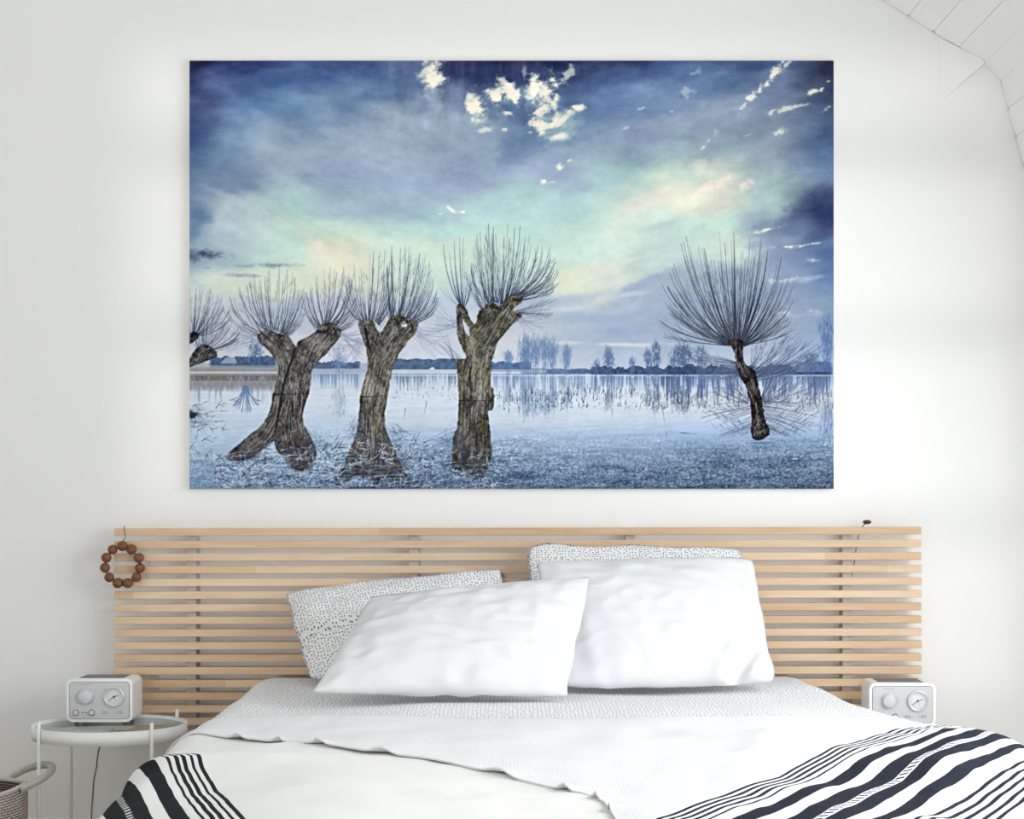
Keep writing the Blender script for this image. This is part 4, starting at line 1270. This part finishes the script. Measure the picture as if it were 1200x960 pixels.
far_tree(760, 440, 32, 8, (70, 94, 134), 8); far_tree(769, 440, 42, 8, (64, 88, 128), 9); far_tree(741, 439, 24, 6, (80, 106, 148), 5)
far_tree(801, 441, 46, 16, (58, 78, 116), 14); far_tree(790, 440, 32, 10, (66, 88, 128), 7); far_tree(822, 440, 36, 12, (60, 80, 118), 8)
far_tree(950, 440, 30, 15, (62, 86, 130), 9); far_tree(969, 440, 70, 13, (78, 106, 156), 16, .8)
far_tree(300, 428, 30, 14, (78, 102, 140), 12, .85, False); far_tree(398, 444, 42, 14, (118, 142, 180), 10, .75)
c_ = newcov()
for k in range(34):
    a = R.uniform(-1, 1); stroke(c_, [(288 + R.uniform(-3, 3), 452), (288 + a * 10, 470), (288 + a * 20, 488 * (1 - .03 * abs(a)) - R.uniform(0, 8))], 1.1, .6)
ink(c_, (86, 116, 160), .8)
# reeds and twigs standing in the water
c_ = newcov()
for k in range(560):
    x = R.uniform(582, 977); y = R.choice([462, 463, 476, 470]) + R.gauss(0, 3) + 2 * math.sin(x / 30)
    L = abs(R.gauss(0, 4)) + 1.5
    stroke(c_, [(x, y), (x + R.uniform(-.6, .6), y - L)], R.uniform(.6, 1.5), .5)
for k in range(90):
    x = R.uniform(455, 545); y = R.uniform(446, 470); stroke(c_, [(x, y), (x + R.uniform(-2, 2), y - R.uniform(2, 8))], .7, .4)
ink(c_, (58, 64, 84), .85)
c_ = newcov()
for x, y0, L, dx in [(595, 470, 22, 2), (642, 474, 24, 2), (717, 478, 20, 1), (765, 470, 34, 5), (776, 476, 34, 6), (608, 476, 14, 1), (475, 478, 22, -3), (500, 470, 26, -6), (780, 510, -6, 4), (940, 470, 40, 12), (955, 470, 30, 14), (970, 475, 20, 8)]:
    stroke(c_, [(x, y0), (x + dx * .3, y0 + L * .5), (x + dx, y0 + L)], .9, .4)
stroke(c_, [(797, 507), (808, 508), (820, 510)], 1.0, .5); stroke(c_, [(261, 505), (263, 500), (265, 495)], 1.0, .5); stroke(c_, [(262, 502), (260, 500), (258, 501)], .8, .5)
for k in range(200):
    x = R.uniform(440, 977); y = R.gauss(508, 9); stroke(c_, [(x, y), (x + R.uniform(1, 6), y + R.uniform(-.4, .4))], .6, .3, .7)
ink(c_, (70, 84, 112), .85)

# -- pollard willows
def trunk(poly, seed, tone, moss=0.0, contrast=1.0, fade=True, axes=()):
    sl, mk = polymask(poly, 8)
    X, Y = gx[sl], gy[sl]
    soft = blur(mk, 1)
    depth = np.clip(blur(blur(mk, 8), 6) * 1.5 - .5, 0, 1)
    b = spread(fbm(3.0, 3.6, 4, 0, seed + 5, .75, None, sl), 1.0) - .5
    a = spread(fbm(9, 14, 3, 0, seed, .6, None, sl), 1.0) - .5
    v = (b * 24 + a * 24) * contrast
    col = np.array(tone, np.float32) + v[..., None] * np.array([1.0, .98, .94], np.float32)
    col = col + ((depth - .7) * 44)[..., None]
    if moss > 0:
        mm = ss(.3, .9, spread(fbm(12, 16, 3, 0, seed + 9, .6, None, sl))) * moss
        col += mm[..., None] * np.array([8, 7, -16], np.float32)
    col = col * (1 - .16 * ss(464, 472, Y) - .2 * ss(505, 545, Y))[..., None]
    if fade:      # the mirror image breaks up in the ripples
        rip = spread(fbm(9, 1.8, 3, 0, seed + 40, .6, None, sl), .3)
        soft = soft * (1 - ss(.25, .75, rip) * ss(508, 566, Y) * .9)
    over(img[sl], soft, np.clip(col, 16, 225))
    rr = random.Random(seed)
    cd, cl = newcov(), newcov()
    for pl, hw in axes:
        P = np.array(pl, float)
        for k in range(int(hw * 24)):
            t0 = rr.uniform(0, .95); t1 = min(1, t0 + rr.uniform(.02, .13)); off = rr.uniform(-1, 1) * hw; sw = rr.uniform(-1.5, 1.5)
            tt = np.linspace(t0, t1, 6) * (len(P) - 1)
            i = np.minimum(tt.astype(int), len(P) - 2); f = (tt - i)[:, None]
            C = P[i] * (1 - f) + P[i + 1] * f
            D = P[i + 1] - P[i]; D /= np.linalg.norm(D, axis=1, keepdims=True)
            C = C + np.stack([-D[:, 1], D[:, 0]], 1) * (off + sw * np.linspace(0, 1, 6))[:, None]
            w_ = rr.uniform(.4, 1.6)
            stroke(cd if rr.random() < .62 else cl, [tuple(q) for q in C], w_, w_ * .5)
    for cv, cc, al in ((cd, (34, 32, 36), .66), (cl, (186, 186, 186), .5)):
        if cv.p:
            full = np.zeros((PH, PW), np.float32); full[sl] = cv.render()[sl] * soft * mk
            ink(full, cc, al)

def crown(origins, tips, n, col, w=.8, al=.9, seed=1, jit=4, sub=1, bend=.55, haze=.5):
    """origins, tips: polylines; shoots run from one to the other, starting outwards and turning up"""
    rr = random.Random(seed)
    def on(pl, t):
        t = t * (len(pl) - 1); i = min(int(t), len(pl) - 2); f = t - i
        return (pl[i][0] * (1 - f) + pl[i + 1][0] * f, pl[i][1] * (1 - f) + pl[i + 1][1] * f)
    c_, c2 = newcov(), newcov()
    for k in range(n):
        t = (k + rr.uniform(.05, .95)) / n
        o_ = on(origins, min(1, max(0, t + rr.uniform(-.12, .12)))); e = on(tips, min(1, max(0, t + rr.uniform(-.03, .03))))
        sc = rr.uniform(.78, 1.0) if rr.random() < .75 else rr.uniform(.98, 1.06)
        ex, ey = o_[0] + (e[0] - o_[0]) * (sc ** .7) + rr.uniform(-jit, jit) * .6, o_[1] + (e[1] - o_[1]) * sc
        mx_ = o_[0] + (ex - o_[0]) * (.5 + bend * .62) + rr.uniform(-1.2, 1.2); my_ = o_[1] + (ey - o_[1]) * (.5 - bend * .25)
        thick = w * rr.uniform(.55, 1.2)
        stroke(c_, [o_, (mx_, my_), (ex, ey)], thick * .85, thick * .55)
        for q in range(sub):
            f = rr.uniform(.2, .85)
            bx_ = o_[0] * (1 - f) ** 2 + 2 * mx_ * f * (1 - f) + ex * f * f; by_ = o_[1] * (1 - f) ** 2 + 2 * my_ * f * (1 - f) + ey * f * f
            L = math.hypot(ex - o_[0], ey - o_[1]) * rr.uniform(.05, .15); f = min(f, .75)
            dx = rr.choice([-1, 1]) * L * rr.uniform(.1, .38) + (ex - o_[0]) * .12
            stroke(c2, [(bx_, by_), (bx_ + dx * .6, by_ - L * .45), (bx_ + dx, by_ - L)], w * .6, w * .35)
    c_, c2 = c_.render(), c2.render()
    xs = [p[0] for p in list(origins) + list(tips)]; ys = [p[1] for p in list(origins) + list(tips)]
    sl = win(min(xs) - 14, max(xs) + 14, min(ys) - 14, max(ys) + 14)
    over(img[sl], np.clip(blur(np.clip(c_ + c2, 0, 1)[sl], 5) * haze, 0, .45), (146, 163, 190))
    ink(c2, [q * 1.2 for q in col], al * .8)
    hl = np.zeros_like(c_); hl[:, 2:] = c_[:, :-2] * .3
    ink(hl, (222, 230, 240))
    ink(c_, col, al)

slate = (44, 52, 70)
def whiskers(x, y, n, ang0, ang1, L0, L1, col, seed, al=.5, w=.5, curl=.3, sp=5):
    rr = random.Random(seed); c_ = newcov()
    for k in range(n):
        a = math.radians(rr.uniform(ang0, ang1)); L = rr.uniform(L0, L1)
        ex, ey = x + L * math.cos(a), y - L * math.sin(a)
        stroke(c_, [(x + rr.uniform(-sp, sp), y + rr.uniform(-sp, sp)), (x + L * .5 * math.cos(a) + rr.uniform(-4, 4), y - L * .5 * math.sin(a) + curl * L * .45), (ex + rr.uniform(-3, 3), ey)], w, w * .6)
    ink(c_, col, al)
whiskers(400, 392, 22, -60, 20, 20, 44, (116, 132, 166), 1)
whiskers(488, 388, 30, -70, 10, 16, 46, (128, 142, 172), 2)
whiskers(606, 372, 24, -60, 10, 14, 40, (108, 122, 156), 3)
whiskers(424, 400, 30, 150, 250, 16, 48, (116, 132, 166), 4)
whiskers(302, 396, 20, 150, 205, 14, 44, (100, 116, 152), 5)
whiskers(536, 380, 24, 120, 215, 20, 50, (96, 112, 148), 6)
whiskers(536, 424, 8, 105, 150, 24, 60, (66, 76, 102), 7, .8, .8, -.2)

# tree at the left edge
crown([(222, 392), (230, 390), (236, 394)], [(210, 346), (232, 336), (258, 346), (274, 372)], 70, slate, .7, .85, 21)
crown([(232, 408), (240, 406), (250, 412)], [(222, 388), (240, 368), (262, 366), (280, 384), (286, 404)], 56, slate, .7, .8, 22)
trunk([(218, 432), (222, 420), (231, 408), (240, 404), (252, 410), (254, 418), (240, 424), (224, 430)], 301, (70, 66, 68), 0, 1, False, [([(222, 426), (236, 416), (250, 412)], 6)])
trunk([(216, 400), (226, 388), (234, 391), (232, 397), (222, 404)], 302, (58, 56, 60), 0, 1, False)

# twin-headed willow
crown([(303, 394), (312, 387), (322, 387), (332, 391), (338, 394)], [(262, 362), (280, 338), (302, 320), (324, 314), (346, 320), (358, 346), (356, 372)], 110, slate, .72, .85, 31)
crown([(372, 388), (380, 381), (389, 378), (399, 388)], [(352, 352), (360, 334), (376, 320), (396, 312), (412, 320), (420, 344), (420, 372)], 105, slate, .72, .85, 32)
T1 = [(302, 397), (305, 390), (315, 387), (325, 390), (332, 392), (339, 395), (344, 403), (348, 406), (350, 400), (358, 396), (367, 391), (373, 384), (379, 380), (389, 378), (397, 384), (400, 390), (395, 400), (388, 408), (382, 415), (370, 427), (365, 437), (363.5, 450), (362, 463),
      (358, 473), (355, 488), (358, 501), (366, 515), (371, 531), (368, 540), (360, 548), (352, 553), (344, 548), (332, 536), (323, 525), (321, 517), (307, 528), (290, 538), (276, 541), (266, 538), (267, 532), (276, 524), (291, 511), (307, 498), (317, 480), (320, 463), (322, 455), (326, 437), (324, 423), (315, 412)]
trunk(T1, 311, (88, 85, 85), .15, 1, True, [([(308, 392), (326, 408), (333, 430), (331, 462), (326, 488), (310, 510), (282, 532)], 10), ([(390, 384), (368, 404), (353, 430), (346, 462), (343, 490), (346, 515), (350, 548)], 13)])
# second willow
crown([(424, 378), (431, 376), (438, 374), (446, 384)], [(398, 340), (414, 314), (428, 297), (440, 298), (450, 295), (460, 320), (458, 356)], 72, slate, .72, .85, 41)
crown([(456, 374), (466, 369), (478, 374), (490, 378)], [(446, 316), (460, 291), (474, 290), (488, 297), (502, 306), (510, 330), (514, 362)], 120, slate, .72, .85, 42)
T2 = [(420, 380), (424, 376), (431, 377), (437, 374), (441, 385), (444, 391), (450, 385), (454, 377), (460, 370), (471, 370), (479, 375), (490, 377), (487, 390), (477, 402), (468.5, 414), (464, 422), (458, 441), (455, 462), (451, 483), (452, 503), (461, 524), (471, 547), (480, 562), (478, 571), (458, 568), (447, 560), (440, 568), (418, 557), (404, 566), (392, 566), (400, 550), (409, 529), (418, 507), (421, 483), (422.5, 465), (425, 451), (430, 436), (431, 424), (429, 408), (423, 392)]
trunk(T2, 321, (94, 91, 86), .45, 1, True, [([(428, 380), (432, 400), (437, 425)], 7), ([(480, 378), (460, 402), (446, 430), (440, 465), (437, 490), (438, 520), (440, 558)], 13), ([(424, 480), (416, 520), (400, 560)], 7), ([(448, 500), (460, 535), (474, 565)], 7)])
# third willow
crown([(537, 358), (541, 355), (546, 359)], [(506, 316), (519, 290), (530, 286), (536, 284), (543, 274), (552, 300), (556, 330)], 18, (48, 58, 84), 1.0, .95, 51, 4, 2, .5)
crown([(566, 364), (576, 353), (588, 357), (598, 348), (610, 346), (612, 352)], [(544, 326), (556, 280), (570, 264), (588, 268), (600, 264), (614, 272), (632, 282), (646, 300), (652, 324), (650, 346)], 175, (34, 42, 60), .74, .88, 52, 4, 1)
crown([(604, 364), (611, 368)], [(640, 348), (652, 352), (650, 372), (640, 378)], 20, slate, .7, .8, 53, 4, 1, .3)
T3 = [(535.5, 384), (535.6, 359), (541, 356), (546, 361), (549, 369), (556, 380), (559, 374), (562, 365), (568, 362), (575, 353), (587, 359), (597, 349), (611, 347), (612, 353), (601, 363), (611, 368), (608, 374), (600, 381), (594, 388), (587, 396), (580.5, 408), (576, 427), (575, 451), (578.5, 456), (579, 470), (577, 480), (572, 484), (575, 511), (576, 533), (570, 553), (556, 562), (540, 552), (529.5, 547), (531.5, 511), (536, 500), (537.6, 470), (535.6, 427), (540, 421), (546, 419), (540, 404), (536, 392)]
trunk(T3, 331, (86, 84, 77), .7, 1, True, [([(541, 360), (543, 385), (546, 405)], 5), ([(604, 352), (582, 385), (562, 410), (556, 440), (556, 470), (553, 510), (553, 552)], 18)])
fillpoly([(541.5, 373), (549, 384), (551, 395), (546, 390), (542, 382)], (200, 212, 222))
fillpoly([(470, 378), (476, 376), (477, 383), (471, 384)], (212, 222, 230))
# splits, hollows, water lines
c_ = newcov()
for pts, w_ in [([(345, 416), (334, 440), (331, 460)], 3.4), ([(331, 460), (327, 485), (322, 508)], 3.0), ([(346, 408), (343, 420), (338, 436)], 2.4), ([(360, 400), (350, 425), (342, 440)], .9),
                ([(428, 384), (430, 395), (434, 412)], 4.2), ([(444, 388), (442, 396), (440, 404)], 2.5), ([(551, 430), (551, 450), (552, 468)], 2.0), ([(551, 472), (551, 490), (550, 505)], 2.2), ([(539, 366), (544, 385), (546, 408)], 1.6), ([(562, 366), (566, 360), (572, 358)], 4), ([(574, 358), (580, 362), (588, 362)], 4), ([(601, 351), (606, 352), (610, 352)], 5), ([(604, 368), (608, 370), (611, 371)], 3),
                ([(320, 462), (340, 462.5), (362, 461)], 1.4), ([(422, 465), (438, 465), (455, 463)], 1.5), ([(537, 469.5), (555, 470), (576, 469)], 1.3), ([(306, 390), (314, 396), (322, 404)], 2), ([(372, 388), (380, 392), (386, 384)], 3.4), ([(390, 384), (395, 388), (392, 394)], 3), ([(462, 374), (468, 376), (466, 382)], 2.6), ([(482, 380), (486, 384), (480, 390)], 3), ([(572, 460), (573, 470), (572, 480)], 1.6)]:
    stroke(c_, pts, w_, w_ * .6)
for (x0, y0, n_) in [(318, 391, 50), (385, 386, 70), (436, 380, 40), (474, 378, 80), (592, 357, 110), (566, 366, 50), (541, 362, 14)]:
    for k in range(n_):
        x, y = x0 + R.gauss(0, 8), y0 + R.gauss(0, 4); stroke(c_, [(x, y), (x + R.uniform(-3, 3), y + R.uniform(-2, 3))], R.uniform(.7, 2), .6)
okm = np.zeros((PH, PW), np.float32)
for T_ in (T1, T2, T3):
    sl_, mk_ = polymask(T_, 4); okm[sl_] = np.maximum(okm[sl_], mk_)
ink(c_.render() * np.clip(blur(okm, 4) * 1.6, 0, 1), (30, 28, 32), .88)
# frost on the bark
c_ = newcov()
for k in range(380):
    x, y = R.choice([(342, 458), (562, 462), (440, 458), (350, 440), (560, 478), (424, 515), (432, 510), (333, 515)]); x += R.gauss(0, 8); y += R.gauss(0, 10)
    stroke(c_, [(x, y), (x + R.uniform(-1, 1), y + R.uniform(.3, 1.8))], .8, .5)
ink(c_.render() * okm, (200, 202, 206), .7)
# mirrored crowns and floating twigs at the feet of the trunks
rr = random.Random(8); c_, c2 = newcov(), newcov()
for (x0, x1, y0, y1, n_) in [(250, 300, 532, 571, 190), (300, 400, 524, 571, 380), (386, 510, 515, 571, 460), (505, 600, 530, 571, 220), (222, 262, 470, 540, 50)]:
    for k in range(n_):
        x, y = rr.uniform(x0, x1), rr.uniform(y0, y1); L = rr.uniform(4, 16); a = rr.uniform(-.5, .5) + rr.choice([0, 0, 1.2, -1.2])
        pts = [(x, y), (x + L * .5 * math.cos(a), y + L * .4 * math.sin(a) + rr.uniform(-2, 2)), (x + L * math.cos(a), y + L * .7 * math.sin(a))]
        stroke(c_ if rr.random() < .6 else c2, pts, 1.0, .6)
ink(c_, (54, 60, 78), .72); ink(c2, (202, 212, 226), .8)
for (x, y, n_, a0, a1, L0, L1, sd) in [(424, 500, 44, 178, 250, 16, 52, 61), (456, 510, 50, -60, 5, 14, 60, 62), (532, 515, 50, 170, 250, 14, 60, 63), (366, 515, 34, -60, 10, 12, 44, 64), (222, 486, 56, -95, 10, 20, 64, 65)]:
    whiskers(x, y, n_, a0, a1, L0, L1, (78, 94, 128), sd, .65, .7, -.3, 15)
for cx, cy, rx, ry, rot, al, cc in [(224, 487, 9, 7, 0, 1, (46, 46, 56)), (350, 546, 22, 9, 0, .55, (52, 48, 52)), (288, 536, 24, 6, -12, .6, (48, 46, 52)), (440, 552, 34, 10, 0, .45, (50, 46, 50)), (552, 545, 20, 13, 0, .5, (52, 54, 62)), (545, 530, 6, 10, 0, .6, (40, 38, 42)), (470, 545, 14, 9, 0, .45, (44, 40, 44)), (350, 520, 16, 14, 0, .35, (50, 46, 48))]:
    blob(cx, cy, rx, ry, rot, 1.0, .7, nFm, al, cc)

# dark willow on the right
near = (22, 27, 38)
crown([(880, 432), (888, 446)], [(880, 402), (902, 394), (930, 388), (952, 396), (962, 412), (962, 432)], 70, (44, 54, 80), .75, .8, 83, 8, 3, .25, .7)
crown([(862, 424), (868, 440)], [(790, 408), (792, 424), (806, 440), (826, 452)], 44, (46, 58, 86), .75, .75, 84, 6, 2, -.3, .5)
crown([(892, 466), (896, 474)], [(900, 436), (924, 430), (948, 440), (962, 462)], 40, (40, 50, 76), .8, .8, 85, 6, 2, .2, .4)
crown([(878, 468), (876, 474)], [(866, 440), (846, 446), (832, 460)], 24, (40, 50, 76), .8, .8, 86, 6, 2, .2, .4)
crown([(892, 470), (896, 484), (900, 504)], [(968, 470), (962, 496), (944, 512), (914, 513)], 60, (40, 50, 76), .8, .7, 87, 7, 2, .1, .4)
crown([(878, 470), (880, 486), (880, 506)], [(818, 474), (826, 498), (842, 512), (868, 513)], 56, (40, 50, 76), .75, .7, 88, 7, 2, .1, .4)
blob(905, 436, 36, 20, 0, .6, 1.0, None, .35, (64, 80, 114))
crown([(853, 405), (858, 401), (862, 400), (868, 402), (872, 406)], [(772, 378), (776, 334), (788, 308), (804, 284), (822, 276), (842, 279), (857, 271), (872, 282), (890, 277), (904, 292), (916, 316), (928, 332), (932, 366)], 170, near, .95, .96, 81, 5, 3, .42, .35)
crown([(854, 405), (870, 405)], [(778, 396), (796, 340), (830, 304), (858, 296), (886, 306), (912, 340), (932, 388)], 110, (32, 39, 56), .7, .9, 82, 7, 3, .4, .3)
T4 = [(852.5, 400), (858, 398), (866, 398), (872, 401), (870, 412), (873, 426), (884.6, 435), (889, 455), (893, 470), (896.5, 491), (902, 506), (898, 512), (887, 516), (880, 508), (880, 481), (874.5, 455), (867, 442), (863.5, 431), (860, 411)]
trunk(T4, 341, (44, 38, 38), 0, .8, False, [([(862, 402), (868, 430), (882, 460), (888, 490), (890, 512)], 7)])
blob(890, 519, 18, 3.5, 0, .8, .8, None, .6, (64, 80, 114))

# local contrast of the print
for k in range(3):
    img[..., k] += (.16 + .14 * wm) * (img[..., k] - blur(img[..., k], 7)) + .30 * (img[..., k] - blur(img[..., k], 1))
# overall print grain
g_ = np.random.RandomState(77).rand(PH, PW).astype(np.float32) - .5
img += (g_ * 9 + (nF2 - .5) * 7)[..., None]
img = np.clip(img, 6, 253)

# down to the mesh resolution and into linear light
GXN, GYN = 1058, 703                         # vertices across / up
def resample(a, nx, ny):
    xs = np.linspace(0, PW - 1, nx); ys = np.linspace(0, PH - 1, ny)
    x0 = np.minimum(xs.astype(int), PW - 2); y0 = np.minimum(ys.astype(int), PH - 2)
    fx = (xs - x0)[None, :, None]; fy = (ys - y0)[:, None, None]
    return (a[y0][:, x0] * (1 - fx) + a[y0][:, x0 + 1] * fx) * (1 - fy) + (a[y0 + 1][:, x0] * (1 - fx) + a[y0 + 1][:, x0 + 1] * fx) * fy
pc_ = resample(img, GXN, GYN)[::-1] / 255.0   # bottom row first
lin = np.where(pc_ <= .04045, pc_ / 12.92, ((pc_ + .055) / 1.055) ** 2.4).astype(np.float32) * PRINT_GAIN
lin = np.clip(lin, 0, .97)
AY = -.0245
AX0, AX1, AZ0, AZ1 = px(222, 0, AY).x, px(977, 0, AY).x, px(0, 573, AY).z, px(0, 71, AY).z
art = empty('canvas_print', ((AX0 + AX1) / 2, 0, AZ0), 'large canvas print of bare pollard willows in a blue flooded meadow', 'picture')
m_cside = material('canvas_side', srgb(226, 226, 224), .9, .05)
keep(box('stretcher', AX0, AX1, AY + .0008, -.0005, AZ0, AZ1, m_cside), art)
m_print = material('printed_canvas', (.5, .5, .5, 1), 1.0, 0.0)
at_ = nd(m_print, 'ShaderNodeAttribute', attribute_name='print'); ln(m_print, at_, 'Color', bsdf(m_print), 'Base Color')
me = bpy.data.meshes.new('print')
vx, vz = np.meshgrid(np.linspace(AX0, AX1, GXN), np.linspace(AZ0, AZ1, GYN))
co = np.stack([vx, np.full_like(vx, AY), vz], -1).astype(np.float32)
me.vertices.add(GXN * GYN); me.vertices.foreach_set('co', co.ravel())
ii = (np.arange(GYN - 1)[:, None] * GXN + np.arange(GXN - 1)[None, :]).ravel()
quads = np.stack([ii, ii + 1, ii + 1 + GXN, ii + GXN], -1).astype(np.int32)
nq = len(quads)
me.loops.add(nq * 4); me.loops.foreach_set('vertex_index', quads.ravel())
me.polygons.add(nq); me.polygons.foreach_set('loop_start', (np.arange(nq) * 4).astype(np.int32))
me.update(calc_edges=True)
ca = me.color_attributes.new('print', 'FLOAT_COLOR', 'POINT')
rgba = np.ones((GYN * GXN, 4), np.float32); rgba[:, :3] = lin.reshape(-1, 3)
ca.data.foreach_set('color', rgba.ravel())
keep(link_mesh('print', me, m_print), art)
